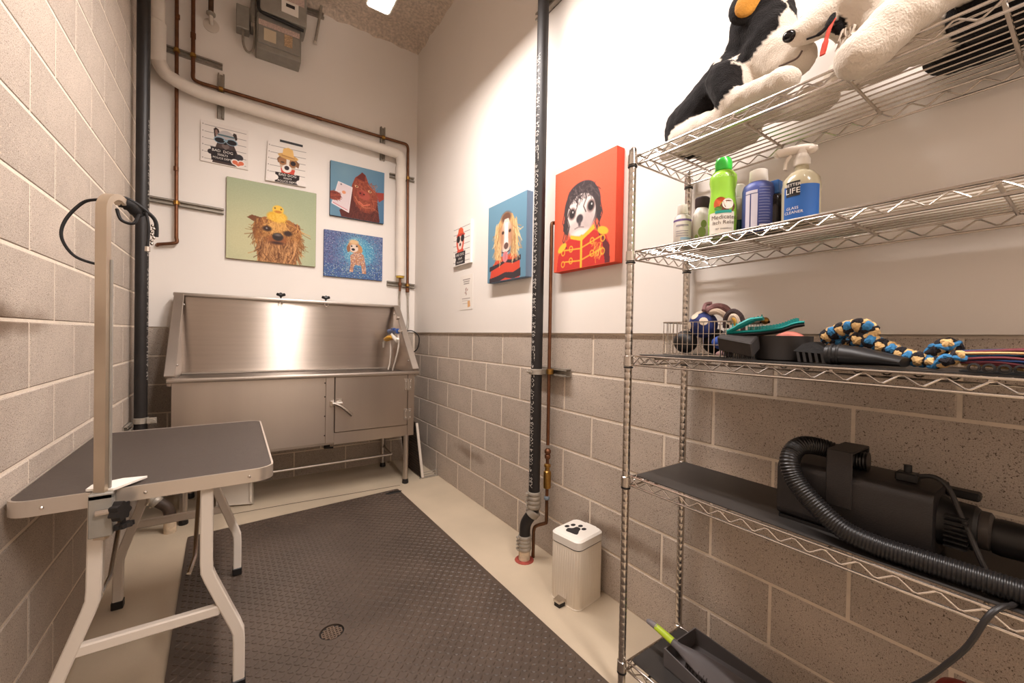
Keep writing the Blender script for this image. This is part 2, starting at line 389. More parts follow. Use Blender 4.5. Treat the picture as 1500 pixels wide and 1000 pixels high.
# mixer on the right inside wall with two hoses and a spray head
t = root('tub_faucet', (1.15, 3.52, 1.20), 'chrome wall mixer with blue valve inside the right end of the tub', 'faucet')
MB().cyl((1.15, 3.62, 1.225), (1.15, 3.36, 1.23), .013, 12).sphere((1.15, 3.62, 1.225), .022, 12, 8).cyl((1.15, 3.62, 1.225), (1.185, 3.62, 1.225), .012, 10).cyl((1.15, 3.40, 1.23), (1.185, 3.40, 1.23), .012, 10).build('mixer_body', M_CHROME, t)
MB().cyl((1.145, 3.62, 1.226), (1.145, 3.38, 1.229), .022, 14).box(1.12, 3.44, 1.232, 1.145, 3.50, 1.255, .004).build('valve', mat('blue_valve', (38, 74, 140), .4), t)
MB().cyl((1.165, 3.50, 1.345), (1.19, 3.50, 1.345), .016, 14).build('hook', M_CHROME, t)
s = root('shower_sprayer', (1.13, 3.55, 1.15), 'yellow and white spray nozzle hanging in the tub below the blue valve', 'spray nozzle')
MB().tube([(1.13, 3.36, 1.145), (1.13, 3.44, 1.175), (1.135, 3.50, 1.20)], [.014, .018, .015], 10).cyl((1.13, 3.37, 1.14), (1.13, 3.345, 1.165), .012, 10).build('handle', M_WHITEP, s)
MB().tube([(1.13, 3.47, 1.175), (1.128, 3.56, 1.168), (1.125, 3.64, 1.155)], [.022, .034, .027], 12, flat=(1, .7)).build('trigger', mat('yellow_plastic', (226, 168, 30), .4), s)
MB().tube([(1.125, 3.63, 1.158), (1.12, 3.69, 1.13), (1.12, 3.70, 1.08)], [.014, .012, .008], 8, flat=(1, .5)).build('lever', M_WHITEP, s)
for i, p in enumerate(([(1.13, 3.53, 1.15), (1.128, 3.52, 1.05), (1.125, 3.53, .95), (1.11, 3.53, .892)], [(1.15, 3.40, 1.22), (1.145, 3.37, 1.10), (1.13, 3.40, .98), (1.12, 3.44, .892)])):
    tag(MB().tube(spline(p), .007, 8).build('shower_hose', mat('hose_grey', (196, 186, 174), .4)), ['grey hose dropping from the spray nozzle into the tub', 'grey hose dropping from the faucet beside the tub side wall'][i], 'hose', 'hoses in the tub')

# leaning drain grate beside the tub
g = root('mesh_screen', (1.34, 3.35, 0), 'dark perforated screen with pale edge leaning between tub and right wall', 'screen')
def gp(u, v): # u along depth, v up
    return Vector((1.302-.045*v/.36+.0*u, 3.20+u*.40, .012+v))
b = MB()
for u in np.linspace(0, 1, 15): b.tube([gp(u, 0), gp(u, .46)], .005, 5)
for v in np.linspace(0, .46, 20): b.tube([gp(0, v), gp(1, v)], .005, 5)
b.build('mesh', mat('screen_mesh', (62, 52, 44), .7, var=.5, vscale=150), g)
b = MB(); b.prism([gp(0, 0)+Vector((.006, 0, 0)), gp(1, 0)+Vector((.006, 0, 0)), gp(1, .46)+Vector((.006, 0, 0)), gp(0, .46)+Vector((.006, 0, 0))], (.004, 0, 0)); b.build('backing', mat('mesh_back', (66, 56, 48), .8, var=.5, vscale=90), g)
b = MB(); b.obox((gp(0, 0)+gp(0, .46))/2+Vector((.005, -.004, 0)), Vector((.010, 0, 0)), Vector((0, .006, 0)), (gp(0, .46)-gp(0, 0))/2); b.build('edge_strip', M_PAINTW, g)
b = MB()
for z in (.012, .03, .048): b.tube([(1.31, 3.20, z), (1.43, 3.215, z)], .004, 6)
b.box(1.425, 3.205, .0, 1.445, 3.225, .055); b.box(1.285, 3.195, 0, 1.445, 3.212, .008); b.build('bracket', M_ZINC, g)
# white tray leaning in the dark under the tub
tr = root('white_tray', (.02, 3.38, 0), 'shallow white plastic tray tipped up under the tub', 'tray')
b = MB(); c = Vector((.015, 3.40, .075)); ax, ay = Vector((.10, -.035, 0)), Vector((0, .04, .07)); n = ax.cross(ay).normalized()*.018
if n.y > 0: n = -n
b.obox(c-n*.3, ax*.9, ay*.86, n*.15)
for s_ in (-1, 1): b.obox(c+ax*.95*s_, ax*.07, ay, n); b.obox(c+ay*.94*s_, ax, ay*.08, n)
b.build('shell', mat('tray_white', (196, 184, 168), .5), tr)

# ------------------------------------------------------------------ grooming table
TX0, TX1, TY0, TY1, TZ = -.489, .116, 1.574, 2.455, .745
def table():
    cx = (TX0+TX1)/2
    r = root('grooming_table', (cx, 2.04, 0), 'folding dog grooming table with black ribbed top and white legs', 'table')
    pts = rrect(TX0+.004, TY0+.004, TX1-.004, TY1-.004, .05)
    MB().prism([(x, y, TZ-.024) for x, y in pts], (0, 0, .024)).build('table_top', mat('table_rubber', (70, 60, 53), .45, var=.14, vscale=9, bump=.7, bscale=60, stretch=(1, 16, 1)), r)
    rim = [(x, y) for x, y in rrect(TX0, TY0, TX1, TY1, .053)]; inn = rrect(TX0+.006, TY0+.006, TX1-.006, TY1-.006, .047); n = len(rim)
    b = MB(); z0, z1 = TZ-.040, TZ+.002
    b.add([(x, y, z0) for x, y in rim]+[(x, y, z1) for x, y in rim]+[(x, y, z1) for x, y in inn]+[(x, y, z0) for x, y in inn],
          [f for i in range(n) for j in [(i+1) % n] for f in ((i, j, n+j, n+i), (n+i, n+j, 2*n+j, 2*n+i), (2*n+i, 2*n+j, 3*n+j, 3*n+i), (3*n+i, 3*n+j, j, i))])
    e = b.build('edge_trim', M_ALU, r)
    for x in (-.415, -.21, .045): MB().sphere((x, TY0-.001, TZ-.02), .005, 8, 5).build('rivet', M_CHROME, e)
    for y in (1.8, 2.3): MB().sphere((TX1+.001, y, TZ-.02), .005, 8, 5).build('rivet', M_CHROME, e)
    MB().box(TX0+.04, TY0+.05, TZ-.04, TX1-.04, TY1-.05, TZ-.026).build('under_frame', mat('plywood', (150, 128, 100), .7), r)
    q = .0165
    def leg(pts, name):
        b = MB(); P = [Vector(p) for p in pts]; path = spline(P, 1)
        # square tube with rounded bends
        out = [P[0]]
        for i in range(1, len(P)-1):
            a, c = (P[i-1]-P[i]).normalized(), (P[i+1]-P[i]).normalized()
            for t in (1, .35, 0, -.35, -1):
                out.append(P[i]+(a*max(t, 0)+c*max(-t, 0))*.03+(a+c)*(.004 if abs(t) < .9 else 0))
        out.append(P[-1])
        rings = []
        for i, p in enumerate(out):
            t = (out[min(i+1, len(out)-1)]-out[max(i-1, 0)]).normalized(); u = Vector((0, 1, 0)); v = t.cross(u).normalized()
            rings += [p+(u*a+v*c)*q for a, c in ((.8, 1), (1, .8), (1, -.8), (.8, -1), (-.8, -1), (-1, -.8), (-1, .8), (-.8, 1))]
        fs = [(i*8+k, i*8+(k+1) % 8, (i+1)*8+(k+1) % 8, (i+1)*8+k) for i in range(len(out)-1) for k in range(8)]
        fs += [tuple(range(8)), tuple(range((len(out)-1)*8, len(out)*8))]
        o = b.add(rings, fs).build('leg', M_PAINTW, r)
        f = Vector(pts[-1]); MB().box(f.x-q-.003, f.y-q-.003, f.z-.020, f.x+q+.003, f.y+q+.003, f.z+.014, .003).build('foot', M_BLACK, o)
        return o
    for y, zb1, zb2 in ((1.612, .432, .205), (2.38, .455, .205)):
        leg([(-.318, y, TZ-.04), (-.322, y, zb1), (-.402, y, zb2), (-.404, y, .02)], 'l')
        leg([(-.067, y, TZ-.04), (-.067, y, zb1), (.022, y, zb2), (.022, y, .034)], 'r')
        zc = .296 if y < 2 else .345
        MB().box(-.360, y-.013, zc-.016, -.03, y+.013, zc+.016, .004).build('crossbar', M_PAINTW, r)
        s = 1 if y < 2 else -1
        for x in (-.30, -.10):
            MB().tube([(x, y+s*.30, TZ-.045), (x, y+s*.06, .46), (x-.012, y+s*.012, .43)], .0065, 8).build('brace', M_CHROME, r)
table()
# grooming arm clamped on the near edge
a = root('leash_post', (-.30, 1.58, .64), 'upright steel leash post with curved top clamped to the near edge of the table', 'post')
ax, ay = -.298, 1.553; dx, dy = .45, .893; hw, ht = .0138, .008
path = [Vector((ax, ay, .62)), Vector((ax, ay, 1.525))]
for k in range(1, 11):
    t = k/10*PI*.72; path.append(Vector((ax+dx*.038*(1-math.cos(t)), ay+dy*.038*(1-math.cos(t)), 1.525+.046*math.sin(t))))
vs = []; fs = []
side = Vector((dy, -dx, 0))
for i, p in enumerate(path):
    t = (path[min(i+1, len(path)-1)]-path[max(i-1, 0)]).normalized(); v = t.cross(side).normalized()
    vs += [p+side*hw*c+v*ht*d for c, d in ((-1, -1), (1, -1), (1, 1), (-1, 1))]
for i in range(len(path)-1):
    for k in range(4): fs.append((i*4+k, i*4+(k+1) % 4, i*4+4+(k+1) % 4, i*4+4+k))
fs += [(0, 1, 2, 3), tuple(len(vs)-4+k for k in range(4))]
MB().add(vs, fs).build('post', mat('arm_steel', (198, 184, 166), .33, .9, var=.06, vscale=12), a, smooth=30)
MB().obox((ax+.017, ay+.004, 1.07), Vector((.002, 0, 0)), Vector((0, .006, 0)), Vector((0, 0, .32))).build('slide_strip', M_GREYB, a)
c = MB(); c.box(ax-.022, ay-.022, .632, ax+.026, ay-.012, .748, .002); c.box(ax-.022, ay-.022, .735, ax+.026, TY0+.03, .751, .002)
c.box(ax-.022, ay-.012, .632, ax-.017, TY0+.0, .74); c.box(ax+.021, ay-.012, .632, ax+.026, TY0-.002, .74)
c.build('clamp', M_GREYB, a)
c = MB(); c.prism([(ax+.026, ay-.01, .752), (ax+.085, ay+.075, .752), (ax+.03, ay+.085, .752), (ax-.03, ay+.06, .752), (ax-.035, ay+.02, .752)], (0, 0, .006)); c.build('clamp_plate', M_WHITEP, a)
c = MB().cyl((ax-.005, ay-.030, .702), (ax+.035, ay-.034, .704), .008, 10).build('screw', M_CHROME, a)
def knob(c0, ax_, r_, h_, n=7):
    b = MB(); A = Vector(ax_).normalized(); u = A.orthogonal().normalized(); v = A.cross(u); c0 = Vector(c0); pts = []
    for k in range(n*6):
        t = 2*PI*k/(n*6); rr = r_*(1+.13*math.cos(n*t)); pts.append(c0+(u*math.cos(t)+v*math.sin(t))*rr)
    return b.prism(pts, A*h_)
knob((ax+.034, ay-.034, .702), (.9, -.45, .05), .024, .022).build('knob', M_BLACK, a)
b = knob((ax+.045, ay-.004, .655), (.1, -.1, -1), .021, .012); b.cyl((ax+.045, ay-.004, .69), (ax+.045, ay-.004, .65), .006, 10); b.build('under_knob', M_BLACK, a)
# noose leash hung over the arm
l = root('grooming_noose', (-.27, 1.64, 1.45), 'black grooming loop leash hung over the top of the steel arm', 'leash')
MB().tube(spline([(ax-.012, ay+.02, 1.555), (ax-.045, ay+.03, 1.543), (ax-.075, ay+.02, 1.49), (ax-.082, ay+.015, 1.44), (ax-.06, ay+.02, 1.395), (ax-.02, ay+.025, 1.378), (ax+.0, ay+.03, 1.38)], 8), .0052, 8, flat=(1, .7)).build('loop', M_BLACKM, l)
ex, ey, ez = ax+dx*.064, ay+dy*.064, 1.556
MB().tube(spline([(ex-.006, ey, ez+.008), (ex+.018, ey+.01, ez+.004), (ex+.036, ey+.02, ez-.022)], 8), [.014]*4+[.018]*9+[.015]*4, 12).build('grip', M_BLACKM, l)
MB().tube(spline([(ex-.01, ey-.012, ez-.015), (ex+.0, ey-.015, ez-.045), (ex+.025, ey-.012, ez-.05), (ex+.035, ey, ez-.02)], 8), .006, 8, flat=(1, .7)).build('loop', M_BLACKM, l)
MB().tube(spline([(ex-.03, ey-.02, ez+.012), (ex+.01, ey-.005, ez+.020), (ex+.05, ey+.01, ez-.005), (ex+.07, ey+.02, ez-.03), (ex+.072, ey+.02, ez-.075)], 8), .0055, 8).build('strap', M_BLACKM, l)
MB().tube(spline([(ex+.05, ey+.005, ez-.01), (ex+.056, ey+.006, ez-.05), (ex+.054, ey+.006, ez-.112)], 8), .0065, 8, flat=(1, .6)).build('strap', M_BLACKM, l)
MB().cyl((ex+.054, ey+.006, ez-.11), (ex+.054, ey+.006, ez-.124), .0065, 10).build('end_tip', M_CHROME, l)
b = MB()
for k in range(7): b.sphere((ex+.064+.003*math.sin(k*2), ey+.012, ez-.045-.009*k), .0045, 8, 5)
b.build('chain', M_CHROME, l)

# ------------------------------------------------------------------ rubber mat with tread and drain
def mat_floor():
    r = root('rubber_mat', (.42, 1.7, 0), 'black diamond tread rubber floor mat in the middle of the room', 'mat')
    A, B, C, D = Vector((-.212, 2.965, 0)), Vector((1.052, 3.065, 0)), Vector((1.085, .42, 0)), Vector((-.15, .30, 0))
    hx, hy, hr = .331, 1.717, .046
    zt = .011; bm = bmesh.new()
    def rc(P, Q, S, rr=.02): # rounded corner
        a = (P-Q).normalized()*rr; c = (S-Q).normalized()*rr; return [Q+a, Q+a*.3+c*.05, Q+c*.3+a*.05, Q+c]
    outl = rc(D, A, B)+rc(A, B, C)+rc(B, C, D)+rc(C, D, A)
    hole = [Vector((hx+hr*math.cos(2*PI*k/32), hy+hr*math.sin(2*PI*k/32), 0)) for k in range(32)]
    ed = []; loops = []
    for L in (outl, hole):
        vs = [bm.verts.new((p.x, p.y, zt)) for p in L]; loops.append(vs)
        ed += [bm.edges.new((vs[i], vs[(i+1) % len(vs)])) for i in range(len(vs))]
    bmesh.ops.triangle_fill(bm, use_beauty=True, edges=ed)
    for vs in loops:
        lo = [bm.verts.new((v.co.x, v.co.y, 0)) for v in vs]
        for i in range(len(vs)): bm.faces.new((vs[i], vs[(i+1) % len(vs)], lo[(i+1) % len(vs)], lo[i]))
    MB().bm(bm).build('mat_sheet', M_RUBBER, r, smooth=30)
    # tread: raised lozenges in alternating diagonals
    b = MB(); P = .0235; ux = (B-A).normalized(); uy = (D-A).normalized()
    W = (B-A).length; HH = (D-A).length
    nu, nv = int(W/P), int(HH/P)
    for j in range(1, nv):
        for i in range(1, nu):
            c = A+ux*(i*P)+uy*(j*P)+ux*(.5*P if False else 0)
            if (c.x-hx)**2+(c.y-hy)**2 < (hr+.014)**2: continue
            s = 1 if (i+j) % 2 else -1
            d = (ux*.8+uy*.6*s).normalized(); n = Vector((-d.y, d.x, 0))
            L_, w_ = .0125, .0042
            b.add([c-d*L_+Vector((0, 0, zt)), c-n*w_+Vector((0, 0, zt)), c+d*L_+Vector((0, 0, zt)), c+n*w_+Vector((0, 0, zt)), c-d*L_*.55+Vector((0, 0, zt+.0028)), c+d*L_*.55+Vector((0, 0, zt+.0028))],
                  [(0, 1, 4), (1, 5, 4), (1, 2, 5), (2, 3, 5), (3, 4, 5), (3, 0, 4)])
    o = b.build('tread', M_RUBBER, r, smooth=0, fix=False); o['kind'] = 'stuff'
    d = root('floor_drain', (hx, hy, 0), 'round black floor drain grate in the hole of the rubber mat', 'drain')
    MB().lathe([(.045, .0005), (.045, .004), (.040, .006), (.036, .004)], (hx, hy, 0), n=32).build('ring', mat('drain_iron', (18, 15, 13), .7), d)
    g = MB()
    for k in range(-3, 4):
        w_ = math.sqrt(max(0, .038**2-(k*.012)**2))
        if w_ > .006: g.box(hx-w_, hy+k*.012-.0017, .003, hx+w_, hy+k*.012+.0017, .0085); g.box(hx+k*.012-.0017, hy-w_, .003, hx+k*.012+.0017, hy+w_, .0085)
    g.build('grate', mat('drain_grate', (128, 108, 92), .5, .3), d)
    s = MB().sphere((1.0, 3.0, .0135), .05, 20, 8, 1.25, .42, .12); s.v = [(x+.006*mnoise.noise(Vector((x*50, y*50, 0))), y+.02*(x-1.0)+.006*mnoise.noise(Vector((x*50, y*50, 5))), z) for x, y, z in s.v]
    tag(s.build('rubber_scrap', mat('wet_black', (22, 20, 18), .5)), 'flat black scrap lying on the far corner of the mat', 'rubber scrap')
mat_floor()

# ------------------------------------------------------------------ pedal bin
def bin_():
    c0 = Vector((1.325, 1.37, 0)); an = math.radians(8); ca, sa = math.cos(an), math.sin(an)
    r = root('pedal_bin', c0, 'small cream ribbed pedal bin with paw print lid by right wall', 'bin')
    def W(x, y, z): return (c0.x+x*ca-y*sa, c0.y+x*sa+y*ca, z)
    hx, hy = .094, .083
    def ring(x, y, rr, n=6): return rrect(-x, -y, x, y, rr, n)
    # body with vertical flutes
    base = ring(hx, hy, .03, 10); P = [Vector((x, y, 0)) for x, y in base]; per = []
    tot = sum((P[i]-P[(i+1) % len(P)]).length for i in range(len(P))); step = .0022; d = 0
    for i in range(len(P)):
        a, b_ = P[i], P[(i+1) % len(P)]; L_ = (b_-a).length; n = max(1, int(round(L_/step)))
        for k in range(n): per.append(a+(b_-a)*k/n)
    n = len(per); vs = []; zz = [(0.004, 0), (.022, 0), (.024, 1), (.250, 1), (.252, 0), (.262, 0)]
    acc = [0]
    for i in range(n): acc.append(acc[-1]+(per[i]-per[(i+1) % n]).length)
    for z, fl_ in zz:
        for i in range(n):
            p = per[i]; q = p.normalized(); nn = Vector((p.x if abs(p.x) > hx-.03 else 0, p.y if abs(p.y) > hy-.03 else 0, 0))
            t = per[(i+1) % n]-per[i-1]; nn = Vector((t.y, -t.x, 0)).normalized()
            dd = (.0016*abs(math.sin(acc[i]/.0132*PI))-.0006) if fl_ else 0
            vs.append(W(p.x+nn.x*dd, p.y+nn.y*dd, z))
    fs = [(j*n+i, j*n+(i+1) % n, (j+1)*n+(i+1) % n, (j+1)*n+i) for j in range(len(zz)-1) for i in range(n)]
    fs += [tuple(range(n-1, -1, -1)), tuple((len(zz)-1)*n+i for i in range(n))]
    MB().add(vs, fs).build('body', M_CREAM, r, smooth=40)
    def slab(x, y, rr, z0, z1, name, m, e=.004):
        a, b2 = ring(x, y, rr), ring(x-e, y-e, rr-e*.5); n = len(a); vs = []
        for z, L_ in ((z0, a), (z1-e, a), (z1, b2)): vs += [W(p[0], p[1], z) for p in L_]
        fs = [(j*n+i, j*n+(i+1) % n, (j+1)*n+(i+1) % n, (j+1)*n+i) for j in range(2) for i in range(n)]+[tuple(range(n-1, -1, -1)), tuple(2*n+i for i in range(n))]
        return MB().add(vs, fs).build(name, m, r)
    slab(hx-.002, hy-.002, .028, .261, .268, 'seal', M_BLACK, .001)
    lid = slab(hx+.001, hy+.001, .030, .267, .308, 'lid', M_WHITEP, .008)
    slab(hx+.0015, hy+.0015, .03, 0, .006, 'base_ring', M_CREAM, .002)
    hb = MB().add([W(x, y, z) for z in (.262, .300) for x, y in ((hx-.004, -.03), (hx+.012, -.03), (hx+.012, .03), (hx-.004, .03))], [(0, 1, 2, 3), (4, 5, 6, 7), (0, 1, 5, 4), (1, 2, 6, 5), (2, 3, 7, 6), (3, 0, 4, 7)])
    hb.build('hinge', M_WHITEP, r)
    # paw print (printed): pad points to the wall side
    def blob(pts, name): MB().prism([W(x, y, .3081) for x, y in pts], (0, 0, .0005)).build(name, M_INK, lid, smooth=0)
    ux_ = -1   # toes away from the room
    pad = spline([(-.034, .002, 0), (-.028, -.024, 0), (.0, -.012, 0), (.018, -.004, 0), (.020, .014, 0), (.0, .018, 0), (-.014, .030, 0), (-.034, .022, 0)], 5, True)
    blob([(p.x*1.25-.006, p.y*1.25) for p in pad], 'paw_pad')
    for x, y in ((-.004, .042), (.022, .034), (.036, .010), (.026, -.014)):
        blob([(x*1.25-.006+.0135*math.cos(t), y*1.25+.0105*math.sin(t)) for t in [k*PI/8 for k in range(16)]], 'paw_toe')
    MB().add([W(x, y, z) for z in (.020, .030) for x, y in ((-hx-.040, -.012), (-hx+.004, -.018), (-hx+.004, .028), (-hx-.040, .022))], [(0, 1, 2, 3), (4, 5, 6, 7), (0, 1, 5, 4), (1, 2, 6, 5), (2, 3, 7, 6), (3, 0, 4, 7)]).build('pedal', M_CHROME, r, smooth=0)
    MB().add([W(x, y, z) for z in (.0, .019) for x, y in ((-hx-.036, -.010), (-hx+.004, -.014), (-hx+.004, .024), (-hx-.036, .020))], [(0, 1, 2, 3), (4, 5, 6, 7), (0, 1, 5, 4), (1, 2, 6, 5), (2, 3, 7, 6), (3, 0, 4, 7)]).build('pedal_pad', M_BLACK, r, smooth=0)
bin_()
# ------------------------------------------------------------------ pipes
def pipe_text(pipe, s, c, r, z0, ang, size, m):
    # lettering that runs up the pipe; ang = direction (from the axis) of the middle of the letters
    def fn(u, v): 
        t = ang-v/r; return (c[0]+(r+.0006)*math.cos(t), c[1]+(r+.0006)*math.sin(t), z0+u)
    return text_on('lettering', s, size, fn, m, pipe, 'LEFT', 1.0, 1)
def band(c0, c1, r, name, parent, n=4):
    # shielded no-hub coupling: corrugated sleeve with worm-drive clamps
    c0, c1 = Vector(c0), Vector(c1); d = (c1-c0).normalized(); L_ = (c1-c0).length
    prof = []
    for k in range(41): h = L_*k/40; prof.append((r+.003*abs(math.sin(k/40*PI*n)), h))
    o = MB().lathe(prof, c0, d, 20).build(name, M_ZINC, parent)
    sd = Vector((-.8, .2, 0)); sd = (sd-d*sd.dot(d)).normalized()
    for k in range(n):
        q = c0+d*(L_*(k+.5)/n)+sd*(r+.006); MB().cyl(q-d.cross(sd)*.010, q+d.cross(sd)*.010, .006, 8).build('clamp_screw', M_ZINC, o)
    return o
PX, PY, PR = 1.333, 1.712, .030
p = root('drain_pipe', (PX, PY, 0), 'black vertical plastic drain pipe with white lettering on the right wall', 'pipe')
pp = MB().cyl((PX, PY, .365), (PX, PY, 3.92), PR, 24).build('pipe_run', M_PIPE, p)
pipe_text(pp, 'ABS I ® USA 4 NO-HUB ® UPC -UP CODE ® ILL-ES ® 03/24/19 13:44 2  ABS I ® USA 4 NO-HUB ® UPC -UP CODE ® ILL-ES ® 03/24/19 13:44 2  ABS I ® USA', (PX, PY), PR, .40, math.atan2(-PY, -PX)-.72, .034, M_VINK)
band((PX, PY, .285), (PX, PY, .375), PR+.005, 'coupling', p)
b = MB().tube(spline([(PX, PY, .30), (PX-.004, PY+.004, .26), (PX-.030, PY+.028, .20), (PX-.034, PY+.032, .14), (PX-.034, PY+.032, .10)], 6), PR, 18).build('bend', M_PIPE, p)
MB().lathe([(PR+.002, 0), (PR+.008, .004), (PR+.008, .034), (PR+.002, .038)], (PX-.012, PY+.012, .245), (.45, -.42, .8), 18).build('collar', M_ZINC, p)
band((PX-.034, PY+.032, .055), (PX-.034, PY+.032, .135), PR+.004, 'coupling', p)
MB().cyl((PX-.034, PY+.032, 0), (PX-.034, PY+.032, .06), PR+.001, 18).build('floor_stub', mat('painted_stub', (206, 186, 160), .7, var=.3, vscale=30), p)
MB().lathe([(PR+.022, 0), (PR+.018, .004), (PR+.001, .006)], (PX-.034, PY+.032, 0), n=18).build('sealant', mat('red_sealant', (150, 66, 54), .8, var=.3, vscale=40), p)
MB().box(PX+.024, PY-.012, .60, PX+.030, PY-.004, .665, .001).build('tag', M_WHITEP, p); MB().box(PX+.024, PY-.012, .92, PX+.030, PY-.004, .945, .001).build('tag', M_WHITEP, p)
# strut bracket with pipe clamps
def strut(r, a, b_, w=.041, d=.021, up=(0, 0, 1), out=(-1, 0, 0), name='channel', m=None):
    a, b_ = Vector(a), Vector(b_); U = Vector(up); O = Vector(out); t = .0035; q = MB(); ax_ = (b_-a)/2; c = (a+b_)/2
    q.obox(c+O*t/2, ax_, U*(w/2), O*(t/2)); q.obox(c+U*(w/2-t/2)+O*d/2, ax_, U*(t/2), O*(d/2)); q.obox(c-U*(w/2-t/2)+O*d/2, ax_, U*(t/2), O*(d/2))
    q.obox(c+U*(w/2-.005)+O*(d-t/2), ax_, U*.005, O*(t/2)); q.obox(c-U*(w/2-.005)+O*(d-t/2), ax_, U*.005, O*(t/2))
    return q.build(name, m or M_ZINC, r, smooth=0)
r = root('strut_bracket', (1.43, 1.70, 1.0), 'short zinc strut channel with clamps holding drain and copper pipe on right wall', 'bracket')
strut(r, (1.446, 1.86, 1.015), (1.446, 1.565, 1.015), d=.035)
MB().lathe([(PR+.001, 0), (PR+.006, .002), (PR+.006, .028), (PR+.001, .03)], (PX, PY, 1.0), n=20).box(PX+.02, PY-.012, 1.002, 1.445, PY+.012, 1.028).box(PX-.05, PY+.0, 1.004, PX-.028, PY+.006, 1.026).build('pipe_clamp', M_ZINC, r)
MB().cyl((PX-.045, PY-.012, 1.015), (PX-.045, PY+.02, 1.015), .007, 8).build('bolt', M_ZINC, r)
MB().cyl((1.398, 1.678, 1.002), (1.398, 1.678, 1.03), .019, 14).build('copper_clamp', M_BRASS, r)
r = root('strut_bracket', (1.43, 1.75, 3.0), 'zinc strut clamp high on the black drain pipe near ceiling', 'bracket')
strut(r, (1.437, 1.88, 3.03), (1.437, 1.58, 3.03), d=.03)
MB().lathe([(PR+.001, 0), (PR+.006, .002), (PR+.006, .028), (PR+.001, .03)], (PX, PY, 3.015), n=20).box(PX+.02, PY-.012, 3.017, 1.437, PY+.012, 3.043).build('pipe_clamp', M_ZINC, r)
# copper supply beside the drain
c = root('copper_pipe', (1.398, 1.678, 0), 'thin copper water pipe with brass valve beside the black drain pipe', 'pipe')
cy_ = 1.684
MB().tube(spline([(1.43, cy_+.004, 1.815), (1.402, cy_+.004, 1.81), (1.398, cy_+.004, 1.78)], 4)+[Vector((1.398, cy_, .62))], .0095, 12).build('pipe_run', M_COPPER, c)
MB().lathe([(.012, 0), (.016, .006), (.016, .02), (.011, .026), (.018, .034), (.018, .046), (.011, .056)], (1.398, cy_, .545), n=14).build('fitting', M_COPPER, c)
MB().cyl((1.398, cy_, .34), (1.398, cy_, .57), .009, 12).build('pipe_run', M_COPPER, c)
MB().lathe([(.012, 0), (.02, .004), (.021, .02), (.021, .085), (.02, .092), (.013, .098), (.013, .115), (.018, .118), (.018, .13), (.010, .135)], (1.398, cy_, .385), n=16).build('valve', M_BRASS, c)
MB().lathe([(.012, 0), (.016, .004), (.016, .012), (.010, .02)], (1.398, cy_, .325), n=14).build('blue_ring', mat('blue_grey', (120, 132, 142), .6), c)
MB().tube(spline([(1.398, cy_, .345), (1.398, cy_, .215), (1.396, cy_+.008, .195), (1.37, cy_+.035, .180), (1.358, cy_+.05, .165), (1.354, cy_+.054, .14)], 5)+[Vector((1.354, cy_+.054, .0))], .0092, 12).build('lower_run', mat('old_copper', (112, 80, 58), .5, .8, var=.3, vscale=30), c)

# left drain pipe
LX, LY, LR = -.445, 3.16, .0305
p = root('drain_pipe', (LX, LY, 0), 'thick black vertical drain pipe in the left back corner beside the tub', 'pipe')
pp = MB().cyl((LX, LY, .30), (LX, LY, 3.92), LR, 26).build('pipe_run', M_PIPE, p)
pipe_text(pp, 'ABS I ® USA 4 NO-HUB ® UPC -UP CODE ® ILL-ES ® 03/24/19 13:44 2  ABS I ® USA 4 NO-HUB ® UPC', (LX, LY), LR, .9, -.12, .034, M_VINK)
MB().tube(spline([(LX, LY, .34), (LX, LY, .28), (LX+.04, LY-.012, .222), (LX+.075, LY-.022, .19), (LX+.125, LY-.036, .15), (LX+.14, LY-.042, .10), (LX+.14, LY-.042, .06)], 6), LR*.95, 18).build('elbow', mat('rusty_elbow', (66, 52, 42), .6, var=.35, vscale=25), p)
band((LX+.03, LY-.01, .235), (LX+.085, LY-.025, .180), LR+.001, 'coupling', p, 3)
MB().cyl((LX+.14, LY-.042, 0), (LX+.14, LY-.042, .09), LR, 18).build('floor_stub', MATS['painted_stub'], p)
r = root('strut_bracket', (-.47, 3.13, .65), 'zinc strut clamp holding the thick drain pipe to the left wall', 'bracket')
MB().lathe([(LR+.001, 0), (LR+.006, .002), (LR+.006, .032), (LR+.001, .034)], (LX, LY, .655), n=22).box(LX+.03, LY-.035, .655, LX+.075, LY-.028, .689, .002).build('pipe_clamp', M_ZINC, r)
strut(r, (XL+.004, 3.02, .645), (XL+.004, 3.16, .645), d=.022, out=(1, 0, 0)); MB().cyl((LX+.06, LY-.045, .672), (LX+.06, LY-.015, .672), .008, 8).build('bolt', M_ZINC, r)

# back wall pipes
YW = YB-.012
p = root('insulated_pipe', (.4, 3.69, 1.6), 'white insulated water pipe running across the back wall above the pictures', 'pipe')
MB().tube([(-.453, 3.69, 3.92), (-.453, 3.69, 3.46), (-.452, 3.69, 3.185), (-.454, 3.69, 3.06)]+spline([(-.454, 3.69, 3.06), (-.425, 3.69, 2.995), (-.385, 3.69, 2.952), (-.287, 3.69, 2.917), (-.19, 3.69, 2.899)], 5)[1:]+[Vector((.5, 3.69, 2.877)), Vector((1.10, 3.69, 2.858))]+spline([(1.10, 3.69, 2.858), (1.20, 3.69, 2.853), (1.24, 3.69, 2.835), (1.252, 3.69, 2.79), (1.252, 3.69, 2.70)], 5)[1:]+[Vector((1.254, 3.69, 2.2)), Vector((1.259, 3.69, 1.74))], .043, 18).build('jacket', M_INSUL, p)
for z0, z1 in ((3.02, 3.30),): MB().lathe([(.044, 0), (.050, .01), (.051, .27), (.044, .28)], (-.453, 3.69, z0), n=18).build('jacket_joint', M_INSUL, p)
MB().lathe([(.044, 0), (.048, .01), (.048, .11), (.044, .12)], (1.252, 3.69, 2.62), n=18).build('jacket_joint', M_INSUL, p)
